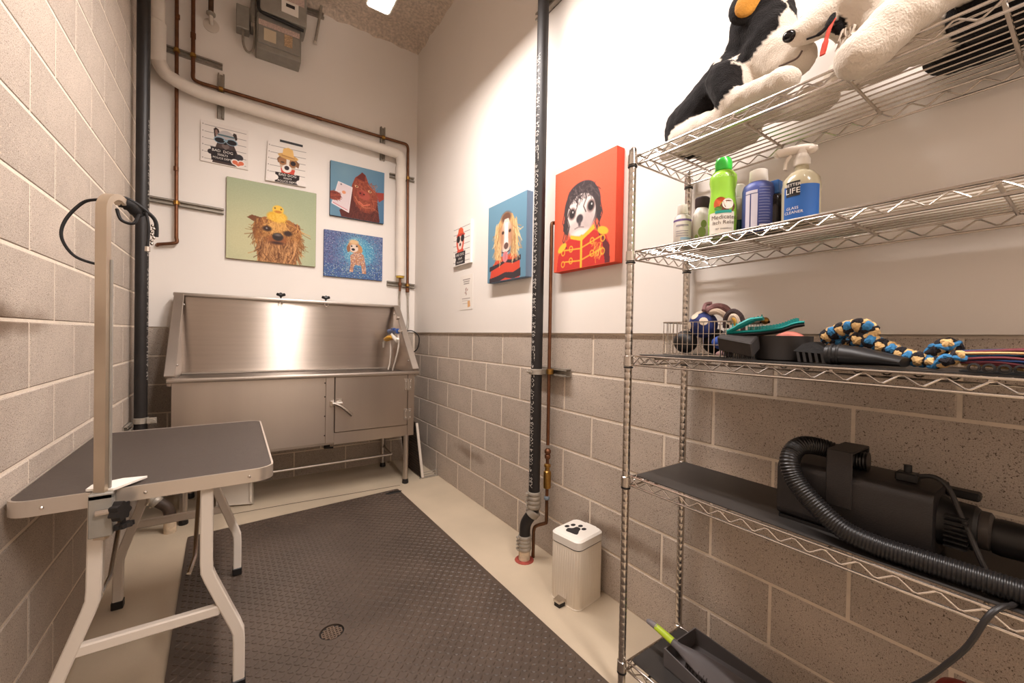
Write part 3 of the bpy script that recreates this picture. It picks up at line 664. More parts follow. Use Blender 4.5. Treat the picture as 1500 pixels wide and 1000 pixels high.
MB().lathe([(.036, 0), (.036, .02), (.02, .022)], (1.259, 3.69, 1.722), n=18).build('yellow_ring', mat('yellow_foam', (196, 160, 60), .7), p)
MB().cyl((1.259, 3.69, 1.60), (1.259, 3.69, 1.74), .011, 12).lathe([(.012, 0), (.017, .005), (.017, .03), (.012, .035)], (1.259, 3.69, 1.645), n=12).build('copper_tail', M_COPPER, p)
p = root('copper_pipe', (-.35, 3.75, 1.8), 'copper pipe dropping beside the left corner and turning into the wall', 'pipe')
MB().tube([(-.357, 3.75, 3.92), (-.346, 3.75, 1.86)]+spline([(-.346, 3.75, 1.86), (-.344, 3.75, 1.828), (-.372, 3.75, 1.815), (-.445, 3.76, 1.80)], 5)[1:]+[Vector((-.455, 3.788, 1.797))], .0115, 12).build('pipe_run', M_COPPER, p)
for z in (3.40, 2.33, 2.98): MB().lathe([(.0125, 0), (.0145, .003), (.0145, .03), (.0125, .033)], (-.3505, 3.75, z), n=12).build('joint', M_COPPER, p)
p = root('copper_pipe', (.5, 3.75, 1.6), 'copper pipe that runs along above the white insulated pipe to the right corner', 'pipe')
MB().tube([(-.266, 3.75, 3.92), (-.261, 3.75, 3.07)]+spline([(-.261, 3.75, 3.07), (-.258, 3.75, 3.015), (-.215, 3.75, 3.000), (-.15, 3.75, 2.999)], 5)[1:]+[Vector((1.27, 3.75, 2.989))]+spline([(1.27, 3.75, 2.989), (1.318, 3.75, 2.987), (1.336, 3.75, 2.96), (1.337, 3.75, 2.90)], 5)[1:]+[Vector((1.353, 3.75, 1.655))], .0125, 12).build('pipe_run', M_COPPER, p)
for x in (.55,): MB().lathe([(.0135, 0), (.0155, .003), (.0155, .04), (.0135, .043)], (x, 3.75, 2.9935), (1, 0, 0), 12).build('joint', M_COPPER, p)
MB().lathe([(.0135, 0), (.016, .003), (.016, .04), (.0135, .043)], (-.262, 3.75, 3.30), n=12).build('joint', M_COPPER, p)
MB().lathe([(.013, 0), (.018, .006), (.018, .04), (.013, .046)], (1.353, 3.75, 1.60), n=12).build('joint', M_COPPER, p)
# flexible supply hoses from the two pipes down behind the tub
tag(MB().tube(spline([(1.259, 3.69, 1.61), (1.262, 3.715, 1.54), (1.268, 3.72, 1.45), (1.27, 3.745, 1.25)], 8), .009, 10).build('supply_hose', M_ZINC), 'braided supply hose hanging from the end of the white pipe', 'hose', 'supply hoses')
tag(MB().tube(spline([(1.353, 3.75, 1.61), (1.36, 3.75, 1.45), (1.362, 3.745, 1.33), (1.34, 3.72, 1.25), (1.30, 3.70, 1.10)], 8), .009, 10).build('supply_hose', M_ZINC), 'braided supply hose hanging from the copper pipe by the right corner', 'hose', 'supply hoses')
tag(MB().tube(spline([(1.30, 3.66, 1.23), (1.36, 3.62, 1.235), (1.415, 3.60, 1.18), (1.40, 3.60, 1.07), (1.33, 3.62, 1.02)], 8), .005, 8).build('supply_tube', M_BLACK), 'thin dark tube looping behind the right end of the tub', 'hose')
p = root('pipe_stub', (-.16, 3.72, 3.5), 'short rusty pipe stub hanging from the ceiling at the back wall', 'pipe')
MB().cyl((-.160, 3.72, 3.92), (-.160, 3.72, 3.50), .016, 12).build('stub', mat('rusty_stub', (88, 66, 50), .6, .5, var=.3, vscale=30), p)
MB().lathe([(.018, 0), (.028, .006), (.028, .02), (.018, .026)], (-.160, 3.72, 3.49), n=14).build('nut', M_ZINC, p)
MB().lathe([(.05, 0), (.05, .004), (.02, .010)], (-.160, 3.788, 3.46), (0, -1, 0), 18).tube([(-.16, 3.78, 3.47), (-.16, 3.74, 3.475), (-.16, 3.72, 3.50)], .014, 10).build('flange', M_PAINTW, p)
# struts on the back wall
def wall_strut(x0, z0, x1, z1, label, clamps=(), d=.028):
    a, b_ = Vector((x0, YW, z0)), Vector((x1, YW, z1)); t = (b_-a).normalized(); up = Vector((-t.z, 0, t.x))
    r = root('strut_channel', (a+b_)/2, label, 'strut', 'zinc strut channels')
    strut(r, a, b_, up=up, out=(0, -1, 0), d=d)
    for x, z, rr, y in clamps: 
        q = Vector((x, y, z)); ax_ = t.cross(Vector((0, 1, 0))) if abs(t.x) > .5 else Vector((1, 0, 0))
        MB().lathe([(rr+.001, -.014), (rr+.005, -.012), (rr+.005, .012), (rr+.001, .014)], q, ax_, 16).box(q.x-.018, q.y+rr*.5, q.z-.012, q.x+.018, YW-.02, q.z+.012).build('clamp', M_BRASS if rr < .02 else M_ZINC, r)
    return r
wall_strut(-.44, 3.185, -.09, 3.175, 'zinc strut channel high on the back wall behind two copper pipes', [(-.354, 3.181, .0115, 3.75), (-.262, 3.18, .0125, 3.75)])
wall_strut(-.495, 2.112, -.072, 2.10, 'zinc strut channel left of the duck picture', [(-.3475, 2.107, .0115, 3.75)])
wall_strut(-.097, 2.79, -.097, 3.12, 'upright strut piece crossing the left end of the white pipe', [(-.097, 2.999, .0125, 3.75)])
wall_strut(1.105, 2.79, 1.105, 3.09, 'upright strut piece crossing the right end of the white pipe', [(1.105, 2.99, .0125, 3.75)])
wall_strut(1.175, 2.672, 1.41, 2.68, 'short strut behind the white downpipe beside the smartphone picture', [(1.340, 2.676, .0125, 3.75)])
wall_strut(1.165, 1.675, 1.43, 1.665, 'short strut at the lower end of the white and copper pipes above the tub', [(1.353, 1.668, .0125, 3.75)])
# electrical boxes near the ceiling
r = root('electrical_box', (.27, 3.72, 3.33), 'grey labelled metal electrical box hung high on the back wall', 'electrical box')
MB().box(.118, 3.64, 3.335, .418, YW, 3.60, .004).build('box', M_GREYB, r)
cv = MB().box(.128, 3.625, 3.375, .408, 3.642, 3.60, .004).build('cover', M_GREYB, r)
MB().box(.165, 3.6235, 3.40, .245, 3.6255, 3.49).build('sticker', mat('sticker_tan', (206, 190, 164), .7), cv); MB().box(.300, 3.6235, 3.41, .355, 3.6255, 3.50).build('sticker', mat('sticker_orange', (190, 160, 128), .7, var=.4, vscale=120), cv)
MB().box(.13, 3.6235, 3.505, .405, 3.6255, 3.545).build('sticker', mat('sticker_pink', (200, 176, 166), .7, var=.3, vscale=150), cv)
MB().tube([(.12, 3.60, 3.80), (.125, 3.60, 3.64)]+spline([(.125, 3.60, 3.64), (.135, 3.60, 3.595), (.18, 3.60, 3.58), (.43, 3.60, 3.565)], 4)[1:], .012, 8).build('gasket', M_BLACK, r)
ub = MB().box(.135, 3.59, 3.59, .45, YW, 3.86, .012).build('upper_box', M_GREYB, r)
MB().box(.275, 3.587, 3.64, .39, 3.590, 3.735).build('sticker', M_WHITE, ub); MB().box(.26, 3.588, 3.735, .43, 3.590, 3.80).build('sticker', MATS['sticker_pink'], ub)
MB().box(.305, 3.5855, 3.69, .365, 3.5865, 3.715).build('print', M_INK, ub)
r = root('junction_box', (.035, 3.74, 3.47), 'small grey junction box with looped flexible conduit on the back wall', 'junction box')
MB().box(-.008, 3.69, 3.47, .075, YW, 3.64, .004).build('box', M_GREYB, r)
MB().box(.082, 3.68, 3.50, .112, YW, 3.74, .004).build('side_box', M_GREYB, r)
MB().tube(spline([(.035, 3.72, 3.475), (.036, 3.71, 3.38), (.055, 3.70, 3.32), (.085, 3.70, 3.315), (.105, 3.70, 3.37), (.108, 3.69, 3.46), (.100, 3.68, 3.545)], 8), .0085, 10).build('conduit', M_ZINC, r)
MB().cyl((.100, 3.68, 3.53), (.100, 3.68, 3.575), .016, 12).cyl((.035, 3.72, 3.455), (.035, 3.72, 3.48), .014, 12).build('connector', M_ZINC, r)
r = wall_strut(.30, 3.845, .60, 3.865, 'strut channel at the ceiling above the electrical box', [])
r = root('conduit_stub', (.55, 3.75, 3.6), 'thin conduit stub at the ceiling line right of the electrical box', 'conduit')
MB().tube([(.575, 3.74, 3.92), (.566, 3.75, 3.84), (.535, 3.755, 3.62)], .011, 10).build('conduit', M_ZINC, r); MB().cyl((.535, 3.76, 3.625), (.534, 3.76, 3.60), .014, 10).build('connector', M_PAINTW, r)
# ------------------------------------------------------------------ pictures (flat prints as vertex colour on a fine grid)
class Paint:
    def __init__(s, W, Hh, bg, seed=1):
        s.W, s.H = W, Hh; s.u, s.v = np.meshgrid(np.linspace(0, 1, W), np.linspace(0, 1, Hh))
        s.a = np.zeros((Hh, W, 3)); s.a[:] = np.array(bg)/255; s.rng = np.random.default_rng(seed); s.px = 1.2/min(W, Hh); s.asp = W/Hh
    def put(s, m, col, al=1.0):
        m = np.clip(m, 0, 1)[..., None]*al; s.a = s.a*(1-m)+np.array(col)/255*m; return s
    def ell(s, cx, cy, rx, ry, col, ang=0, soft=None, al=1):
        c, n = math.cos(ang), math.sin(ang); x, y = (s.u-cx)*s.asp, s.v-cy; rx2 = rx*s.asp
        X, Y = x*c+y*n, -x*n+y*c; d = (np.sqrt((X/rx2)**2+(Y/ry)**2)-1)*min(rx2, ry); w_ = soft or s.px
        return s.put(.5-d/w_, col, al)
    def poly(s, P, col, al=1):
        ins = np.zeros(s.u.shape, bool); n = len(P)
        for i in range(n):
            (x0, y0), (x1, y1) = P[i], P[(i+1) % n]
            if y0 == y1: continue
            c = ((s.v >= min(y0, y1)) & (s.v < max(y0, y1))); xx = x0+(s.v-y0)/(y1-y0)*(x1-x0); ins ^= c & (s.u < xx)
        return s.put(ins.astype(float), col, al)
    def line(s, P, w_, col, al=1):
        d = np.full(s.u.shape, 9.)
        for (x0, y0), (x1, y1) in zip(P[:-1], P[1:]):
            ax_, ay_ = (x1-x0)*s.asp, y1-y0; L2 = ax_*ax_+ay_*ay_+1e-9; t = np.clip(((s.u-x0)*s.asp*ax_+(s.v-y0)*ay_)/L2, 0, 1)
            d = np.minimum(d, np.hypot((s.u-x0)*s.asp-t*ax_, s.v-y0-t*ay_))
        return s.put(.5-(d-w_/2)/s.px, col, al)
    def hair(s, region, n, ln, col0, col1, w_=.006, direction=(0, 1), spread=.4, al=.8):
        for _ in range(n):
            x, y = region(s.rng); a = math.atan2(direction[1], direction[0])+s.rng.normal()*spread; k = s.rng.random(); c = [col0[i]*(1-k)+col1[i]*k for i in range(3)]
            l = ln*(.6+.8*s.rng.random()); b = s.rng.normal()*.3
            s.line([(x, y), (x+math.cos(a)*l*.5, y+math.sin(a)*l*.5), (x+math.cos(a+b)*l, y+math.sin(a+b)*l)], w_, c, al)
        return s
    def speck(s, amt, size=1):
        s.a = np.clip(s.a+(s.rng.random((s.H, s.W, 1))-.5)*amt, 0, 1); return s
def panel(name, label, cat, o, eu, ev, en, W, Hh, T, P, sidem, group=None, extra=None):
    # o: top-left corner on the wall, eu: right, ev: down, en: out of the wall
    o, eu, ev, en = map(Vector, (o, eu, ev, en))
    c = o+eu*W/2+ev*Hh; r = root(name, c, label, cat, group)
    b = MB(); b.obox(o+eu*W/2+ev*Hh/2+en*T/2, eu*W/2, ev*Hh/2, en*T/2, min(.003, T*.4)); b.build('panel_body', sidem, r)
    vs = [o+eu*(W*i/(P.W-1)*.994+W*.003)+ev*(Hh*j/(P.H-1)*.994+Hh*.003)+en*(T+.0006) for j in range(P.H) for i in range(P.W)]
    fs = [(j*P.W+i, (j+1)*P.W+i, (j+1)*P.W+i+1, j*P.W+i+1) for j in range(P.H-1) for i in range(P.W-1)]
    f = MB().add(vs, fs).build('print', M_PAINT, r, smooth=0, fix=False)
    a = f.data.color_attributes.new('paint', 'FLOAT_COLOR', 'POINT'); L_ = P.a.reshape(-1, 3); L_ = np.where(L_ <= .04045, L_/12.92, ((L_+.055)/1.055)**2.4)
    a.data.foreach_set('color', np.concatenate([L_, np.ones((len(L_), 1))], 1).astype(np.float32).ravel())
    def place(u, v, h=.0012): return o+eu*(u*W)+ev*(v*Hh)+en*(T+h)
    def txt(s, u, v, size, m=M_WHITE, ang=0, parent=None, sx=1):
        ca, sa = math.cos(ang), math.sin(ang)
        return text_on('lettering', s, size, lambda x, y: place(u, v)+eu*(x*ca-y*sa)-ev*(x*sa+y*ca), m, parent or f, sx=sx)
    if extra: extra(txt, place)
    return r
EX, EY, EZ = Vector((1, 0, 0)), Vector((0, 1, 0)), Vector((0, 0, 1))
YP = YB-.012
def lines(P, n=6, x0=.08, x1=.95, y0=.1, y1=.92):
    for k in range(n):
        y = y0+(y1-y0)*k/(n-1); P.line([(x0, y), (x1, y)], .008, (90, 82, 78)); P.ell(x0-.035, y-.01, .012, .014, (150, 140, 132))
    return P
def inlay(P, seed=0):
    return P
# 1 dark bulldog mug shot
P = lines(Paint(150, 150, (232, 224, 216)))
P.poly([(.28, .38), (.26, .16), (.30, .11), (.36, .14), (.41, .30)], (58, 46, 42)); P.poly([(.30, .32), (.29, .18), (.33, .16), (.37, .30)], (150, 122, 112))
P.poly([(.62, .30), (.68, .15), (.74, .17), (.76, .30), (.68, .38)], (62, 50, 46))
P.ell(.52, .30, .17, .16, (196, 188, 186)); P.poly([(.33, .28), (.70, .28), (.74, .36), (.30, .36)], (186, 178, 178)); P.line([(.36, .27), (.68, .27)], .04, (92, 118, 124))
P.poly([(.36, .40), (.66, .40), (.78, .70), (.80, .98), (.24, .98), (.26, .72)], (74, 60, 56)); P.ell(.51, .50, .16, .14, (82, 68, 66)); P.ell(.51, .53, .08, .06, (120, 104, 100)); P.ell(.50, .47, .035, .025, (30, 26, 26))
for x in (.39, .64): P.ell(x, .40, .125, .082, (150, 180, 196)); P.ell(x, .405, .105, .064, (40, 36, 38))
P.line([(.48, .39), (.54, .39)], .03, (150, 180, 196)); P.ell(.51, .615, .05, .02, (226, 220, 214))
P.poly([(.20, .60), (.73, .60), (.70, .93), (.22, .93)], (42, 36, 38)); P.ell(.20, .73, .06, .06, (54, 46, 46)); P.ell(.80, .74, .09, .08, (60, 56, 60))
P.ell(.71, .87, .085, .075, (240, 232, 226)); P.ell(.85, .87, .085, .075, (240, 232, 226)); P.poly([(.63, .89), (.93, .89), (.78, 1.0)], (240, 232, 226))
P.ell(.715, .875, .06, .05, (224, 118, 84)); P.ell(.845, .875, .06, .05, (224, 118, 84)); P.poly([(.665, .89), (.895, .89), (.78, .965)], (224, 118, 84))
panel('dog_plaque', 'white plaque with a black bulldog in sunglasses holding a sign, top left', 'picture', (-.217, YP, 2.752), EX, -EZ, -EY, .296, .302, .012, P, M_WHITE, 'bad dog plaques',
      lambda t, p: (t('BAD  DOG', .45, .675, .027), t('350673', .45, .765, .022), t('POLICE DEPT.', .45, .85, .0195)))
# 2 brown white terrier with straw hat
P = lines(Paint(150, 150, (238, 231, 223)))
P.poly([(.32, .30), (.24, .40), (.27, .50), (.37, .44)], (134, 96, 68)); P.poly([(.66, .32), (.80, .44), (.78, .56), (.70, .52)], (134, 96, 68))
P.ell(.51, .50, .20, .22, (206, 180, 156)); P.ell(.38, .44, .10, .10, (168, 120, 82)); P.ell(.63, .46, .10, .11, (160, 112, 76)); P.poly([(.47, .30), (.56, .30), (.54, .56), (.48, .56)], (240, 228, 214))
P.ell(.64, .46, .065, .06, (52, 42, 44)); P.ell(.38, .47, .05, .02, (90, 66, 52)); P.poly([(.34, .62), (.70, .62), (.66, .82), (.38, .82)], (216, 84, 66)); P.ell(.49, .62, .12, .10, (244, 236, 228)); P.ell(.49, .60, .06, .055, (56, 48, 52))
P.ell(.51, .31, .25, .07, (216, 170, 104), .1); P.poly([(.36, .30), (.38, .12), (.50, .07), (.62, .12), (.66, .33)], (236, 192, 118)); P.line([(.36, .29), (.66, .33)], .03, (190, 138, 84))
P.poly([(.22, .74), (.82, .74), (.80, .995), (.22, .995)], (46, 38, 38)); P.ell(.16, .88, .14, .085, (242, 234, 228)); P.ell(.86, .93, .12, .075, (242, 234, 228))
an = .055; eu = Vector((math.cos(an), 0, -math.sin(an)*0.2)); 
r = panel('dog_plaque', 'white plaque with a terrier in straw hat and eye patch, tipped off the wall', 'picture', (.205, YP-.004, 2.715), Vector((.9995, 0, .03)), Vector((-.04, -.02, -.999)).normalized(), Vector((0, -1, 0)), .290, .318, .012, P, M_WHITE, 'bad dog plaques',
      lambda t, p: (t('BAD DOG', .52, .79, .028), t('350673', .52, .872, .020), t('POLICE DEPT.', .52, .95, .022)))
tag(MB().box(.29, YP-.004, 2.735, .455, YP, 2.752).build('tape_strip', M_BLACK), 'strip of black tape above the straw hat plaque', 'tape')
# 3 wet terrier with duckling
P = Paint(190, 190, (176, 184, 150)); P.put(np.clip(1.1-np.hypot(P.u-.15, (P.v-.75))*1.3, 0, 1), (206, 200, 158), .8); P.put(np.clip(P.v*-1.2+.55, 0, 1), (150, 166, 138), .7)
P.poly([(.33, 1.0), (.31, .75), (.27, .62), (.29, .48), (.40, .42), (.68, .42), (.80, .50), (.82, .62), (.77, .78), (.76, 1.0)], (164, 106, 60))
P.poly([(.21, .46), (.26, .42), (.37, .44), (.32, .52)], (120, 76, 48)); P.poly([(.73, .46), (.80, .47), (.83, .60), (.76, .56)], (150, 90, 66))
P.hair(lambda g: (.29+.53*g.random(), .44+.3*g.random()), 300, .13, (104, 62, 36), (222, 164, 96), .009, (0, 1), .45)
P.hair(lambda g: (.33+.45*g.random(), .68+.2*g.random()), 300, .17, (92, 56, 36), (226, 170, 112), .010, (0, 1), .18)
P.hair(lambda g: (.30+.06*g.random(), .5+.25*g.random()), 30, .09, (110, 70, 40), (170, 110, 60), .005, (-.5, .8), .4); P.hair(lambda g: (.76+.05*g.random(), .6+.25*g.random()), 30, .09, (110, 70, 40), (170, 110, 60), .005, (.5, .8), .4)
P.hair(lambda g: (.44+.2*g.random(), .44+.1*g.random()), 80, .1, (206, 146, 74), (236, 186, 112), .008, (0, 1), .5)
P.ell(.545, .70, .115, .06, (150, 92, 56), 0, .04); P.ell(.43, .57, .05, .035, (62, 44, 38), 0, .02); P.ell(.665, .60, .05, .035, (62, 44, 38), 0, .02); P.ell(.425, .565, .010, .010, (150, 146, 146))
P.ell(.55, .66, .062, .052, (54, 46, 44), 0, .015); P.ell(.55, .635, .035, .014, (120, 110, 106), 0, .02); P.ell(.54, .74, .07, .018, (70, 46, 40), 0, .02)
P.ell(.54, .40, .115, .07, (232, 180, 60), 0, .02); P.ell(.55, .31, .065, .06, (240, 196, 78), 0, .012); P.ell(.55, .335, .042, .017, (204, 132, 54), 0, .01); P.ell(.515, .29, .008, .01, (60, 50, 40)); P.ell(.585, .295, .008, .01, (60, 50, 40)); P.hair(lambda g: (.45+.18*g.random(), .36+.08*g.random()), 70, .05, (226, 170, 52), (250, 214, 110), .006, (0, 1), .7)
P.speck(.03)
panel('duckling_dog_picture', 'large green print of a wet brown terrier with a yellow duckling on its head', 'picture', (-.058, YP, 2.370), EX, -EZ, -EY, .618, .616, .022, P, mat('canvas_olive', (136, 112, 74), .8))
# 4 brown dog with phone
P = Paint(170, 170, (104, 142, 164)); P.put(np.clip((P.u-.4)*.8+(P.v-.3)*.5, 0, 1), (62, 100, 138), .8); P.put(np.clip(.5-np.hypot(P.u-.25, P.v-.15)*1.5, 0, 1), (150, 178, 188), .6)
P.poly([(.16, .88), (.30, .78), (.36, .60), (.42, .30), (.86, .55), (.92, .98), (.90, 1.0), (.20, 1.0)], (92, 42, 36))
P.poly([(.38, .38), (.44, .22), (.57, .10), (.64, .14), (.70, .30), (.84, .42), (.88, .55), (.84, .75), (.74, .86), (.56, .84), (.42, .66)], (142, 66, 48)); P.poly([(.84, .42), (1.0, .40), (1.0, .52), (.90, .60)], (158, 64, 52)); P.poly([(.46, .22), (.57, .09), (.63, .13), (.62, .26)], (106, 42, 34))
P.hair(lambda g: (.44+.38*g.random(), .25+.5*g.random()), 220, .09, (100, 40, 32), (206, 120, 84), .009, (.5, .8), .8, .6)
P.hair(lambda g: (.32+.55*g.random(), .78+.2*g.random()), 120, .1, (60, 30, 28), (130, 64, 50), .01, (0, 1), .5, .6)
P.ell(.61, .52, .12, .085, (176, 84, 68), .4, .03); P.ell(.56, .50, .055, .045, (150, 60, 52), .4, .02); P.ell(.54, .495, .016, .014, (60, 24, 22)); P.ell(.61, .505, .016, .014, (60, 24, 22)); P.line([(.52, .66), (.60, .72), (.72, .68)], .025, (210, 110, 84)); P.line([(.44, .58), (.52, .70), (.62, .76), (.74, .74)], .012, (222, 140, 100), .8)
for x, y in ((.47, .38), (.72, .43)): P.ell(x, y, .035, .022, (226, 176, 130), .3); P.ell(x+.005, y, .014, .014, (60, 34, 28))
P.poly([(.14, .36), (.39, .42), (.33, .90), (.03, .78)], (222, 206, 208)); P.line([(.14, .36), (.39, .42), (.33, .90), (.03, .78), (.14, .36)], .012, (240, 230, 230)); P.ell(.24, .54, .035, .03, (226, 150, 110)); P.ell(.19, .40, .014, .014, (110, 96, 100)); P.ell(.07, .63, .12, .085, (142, 66, 52)); P.hair(lambda g: (.0+.1*g.random(), .57+.12*g.random()), 30, .1, (100, 44, 36), (190, 96, 74), .01, (1, 0), .2)
P.line([(.05, .76), (.30, .86)], .012, (206, 110, 120))
panel('phone_dog_picture', 'blue canvas of a red brown dog holding up a white smartphone', 'picture', (.664, YP, 2.676), EX, -EZ, -EY, .459, .466, .03, P, mat('canvas_dark', (62, 66, 74), .8))
# 5 mosaic wet dog
P = Paint(190, 156, (92, 104, 146)); rg = P.rng
P.put(np.clip(1.25-np.hypot((P.u-.60)*1.3, P.v-.42)*2.0, 0, 1), (84, 164, 196), .95); P.put(np.clip(1-np.hypot((P.u-.52)*2.6, P.v-.38)*2.2, 0, 1), (170, 214, 214), .8); P.put(np.clip((P.v-.62)*3, 0, 1), (66, 96, 150), .7)
for _ in range(2600):
    x, y = rg.random(), rg.random(); d = math.hypot((x-.58)*1.2, y-.42); pal = [(62, 70, 118), (112, 98, 146), (96, 138, 176), (52, 50, 80), (150, 142, 172), (170, 176, 186)] if d > .33 else [(60, 140, 180), (120, 190, 204), (190, 222, 214), (50, 110, 160)]
    if y > .72: pal = [(40, 80, 150), (90, 150, 190), (200, 214, 206), (36, 46, 90), (120, 150, 130)]
    c = pal[int(rg.integers(len(pal)))]; P.ell(x, y, .0055, .0065, c)
P.poly([(.43, .50), (.56, .36), (.66, .46), (.70, .70), (.71, .88), (.64, .88), (.62, .70), (.50, .70), (.48, .86), (.42, .86), (.44, .68)], (186, 134, 102)); P.ell(.49, .30, .105, .13, (196, 144, 104), .2); P.ell(.49, .33, .075, .085, (226, 206, 190)); P.ell(.40, .35, .03, .08, (150, 100, 70)); P.ell(.60, .33, .035, .09, (196, 140, 90), -.3); P.ell(.48, .36, .03, .028, (44, 36, 40)); P.ell(.45, .29, .016, .018, (50, 40, 40)); P.ell(.54, .28, .016, .018, (50, 40, 40)); P.ell(.49, .19, .08, .05, (222, 186, 140), 0, .03)
for _ in range(420):
    x, y = .42+.28*rg.random(), .42+.45*rg.random()
    if (P.a[int(y*155), int(x*189)]*255)[0] > 150: P.ell(x, y, .006, .007, [(226, 186, 150), (150, 96, 76), (230, 210, 190), (120, 110, 150)][int(rg.integers(4))])
panel('mosaic_dog_picture', 'blue mosaic style canvas of a small wet dog shaking off water', 'picture', (.622, YP, 2.085), EX, -EZ, -EY, .497, .396, .022, P, mat('canvas_navy', (58, 62, 100), .8))
# right wall --------------------------------------------------------
XP = XR-.014
# 6 small red hat plaque
P = lines(Paint(120, 130, (238, 231, 223)), 7)
P.ell(.42, .42, .22, .27, (222, 92, 70)); P.poly([(.26, .30), (.32, .12), (.44, .08), (.58, .14), (.62, .30)], (228, 98, 62)); P.ell(.44, .28, .24, .045, (196, 66, 50)); P.ell(.42, .46, .13, .17, (236, 214, 200))
for x in (.31, .55): P.ell(x, .36, .10, .085, (44, 38, 40))
P.ell(.42, .50, .045, .04, (48, 40, 40)); P.poly([(.26, .62), (.60, .62), (.64, .72), (.22, .72)], (220, 84, 64)); P.poly([(.14, .68), (.72, .68), (.70, .98), (.16, .98)], (46, 40, 42)); P.ell(.12, .84, .06, .05, (238, 231, 223)); P.ell(.76, .86, .06, .05, (238, 231, 223))
panel('dog_plaque', 'small white plaque of a dog in red hat and sunglasses on the right wall', 'picture', (XP, 2.918, 2.052), -EY, -EZ, -EX, .288, .316, .02, P, M_WHITE, 'bad dog plaques',
      lambda t, p: (t('BAD DOG', .43, .745, .028), t('350673', .43, .84, .022), t('POLICE DEPT.', .43, .925, .0175)))
# 7 taped notice
P = Paint(90, 120, (236, 228, 218)); 
for y, a_, b_ in ((.13, .25, .78), (.19, .30, .74), (.25, .32, .72)): P.line([(a_, y), (b_, y)], .028, (130, 118, 112), .8)
for k in range(8): P.ell(.42+.2*P.rng.random(), .36+.2*P.rng.random(), .03, .025, (190, 160, 146), P.rng.random()*3)
P.line([(.5, .38), (.5, .58)], .02, (150, 130, 124)); P.line([(.2, .68), (.8, .68)], .02, (150, 136, 128)); P.line([(.2, .74), (.7, .74)], .014, (190, 178, 168)); P.line([(.25, .82), (.6, .82)], .014, (190, 178, 168)); P.poly([(.62, .76), (.80, .74), (.84, .92), (.64, .94)], (222, 172, 118))
panel('paper_notice', 'small white paper notice taped below the red hat plaque', 'paper', (XP, 2.825, 1.657), -EY, -EZ, -EX, .205, .262, .0015, P, M_WHITE)
# 8 blonde dog
P = Paint(150, 180, (98, 138, 160)); P.put(np.clip(.9-P.v*1.2, 0, 1), (112, 150, 170), .6)
P.poly([(.06, 1.0), (.12, .80), (.30, .70), (.74, .68), (.86, .80), (.86, 1.0)], (206, 72, 50))
for y0, y1 in ((.745, .81), (.90, 1.0)): P.poly([(.06, y0+.05), (.3, y0+.03), (.5, y0), (.7, y0+.02), (.88, y0-.02), (.88, y1-.02), (.7, y1), (.5, y1-.03), (.3, y1+.01), (.06, y1+.05)], (58, 48, 52))
P.poly([(.22, .72), (.18, .50), (.26, .30), (.40, .17), (.50, .15), (.66, .20), (.78, .36), (.82, .56), (.76, .70), (.64, .72), (.62, .40), (.40, .40), (.38, .74)], (212, 168, 110))
P.hair(lambda g: (.22+.16*g.random(), .26+.3*g.random()), 110, .2, (150, 104, 62), (248, 216, 160), .012, (-.12, 1), .12); P.hair(lambda g: (.64+.14*g.random(), .26+.3*g.random()), 110, .2, (150, 104, 62), (248, 216, 160), .012, (.12, 1), .12)
P.ell(.50, .22, .13, .07, (110, 76, 60), 0, .04); P.poly([(.38, .36), (.46, .24), (.56, .24), (.64, .36), (.62, .56), (.56, .68), (.44, .68), (.39, .56)], (228, 206, 192)); P.ell(.40, .46, .05, .14, (186, 136, 104), 0, .05); P.ell(.61, .46, .05, .14, (186, 136, 104), 0, .05); P.poly([(.47, .28), (.55, .28), (.56, .58), (.46, .58)], (240, 228, 220))
for x in (.42, .60): P.ell(x, .40, .032, .022, (90, 60, 46)); P.ell(x, .40, .012, .014, (30, 22, 20))
P.ell(.51, .575, .058, .042, (104, 78, 72)); P.line([(.40, .645), (.51, .665), (.60, .64)], .014, (80, 50, 46)); P.ell(.49, .71, .07, .068, (206, 128, 130)); P.line([(.49, .67), (.49, .74)], .01, (176, 96, 100))
panel('blonde_dog_picture', 'blue canvas of a long haired blonde dog in a red striped sweater', 'picture', (XP, 2.340, 2.052), -EY, -EZ, -EX, .432, .502, .045, P, mat('canvas_steel_blue', (112, 132, 156), .8))
# 9 red canvas
P = Paint(150, 180, (222, 88, 58)); P.put(np.clip(.8-np.hypot(P.u-.6, P.v-.25), 0, 1), (232, 104, 72), .6)
P.poly([(.05, 1.0), (.08, .84), (.22, .72), (.36, .66), (.64, .66), (.86, .73), (.92, .84), (.93, 1.0)], (190, 46, 38)); P.poly([(.80, .72), (.92, .84), (.93, 1.0), (.86, 1.0)], (96, 36, 40))
P.ell(.48, .42, .30, .23, (64, 52, 54)); P.ell(.47, .30, .24, .12, (60, 48, 50)); P.poly([(.20, .40), (.16, .60), (.24, .66), (.30, .5)], (66, 52, 52)); P.poly([(.72, .36), (.80, .52), (.76, .62), (.68, .5)], (60, 48, 48))
P.ell(.47, .48, .235, .185, (222, 208, 202)); P.ell(.46, .58, .20, .11, (214, 200, 194), 0, .02); P.ell(.42, .62, .16, .075, (198, 182, 178), 0, .03); P.ell(.60, .56, .10, .10, (180, 162, 158), 0, .06, .7)
for x, y in ((.32, .46), (.63, .44)): P.ell(x, y, .065, .058, (120, 96, 92), 0, .02); P.ell(x, y, .045, .043, (40, 32, 34)); P.ell(x+.012, y-.014, .010, .010, (230, 224, 220))
P.ell(.45, .53, .055, .042, (62, 54, 58), 0, .015); P.ell(.45, .575, .022, .03, (84, 72, 74), 0, .015); P.line([(.37, .615), (.44, .605), (.52, .62)], .009, (128, 110, 108)); P.ell(.46, .665, .13, .03, (226, 214, 208), 0, .03)
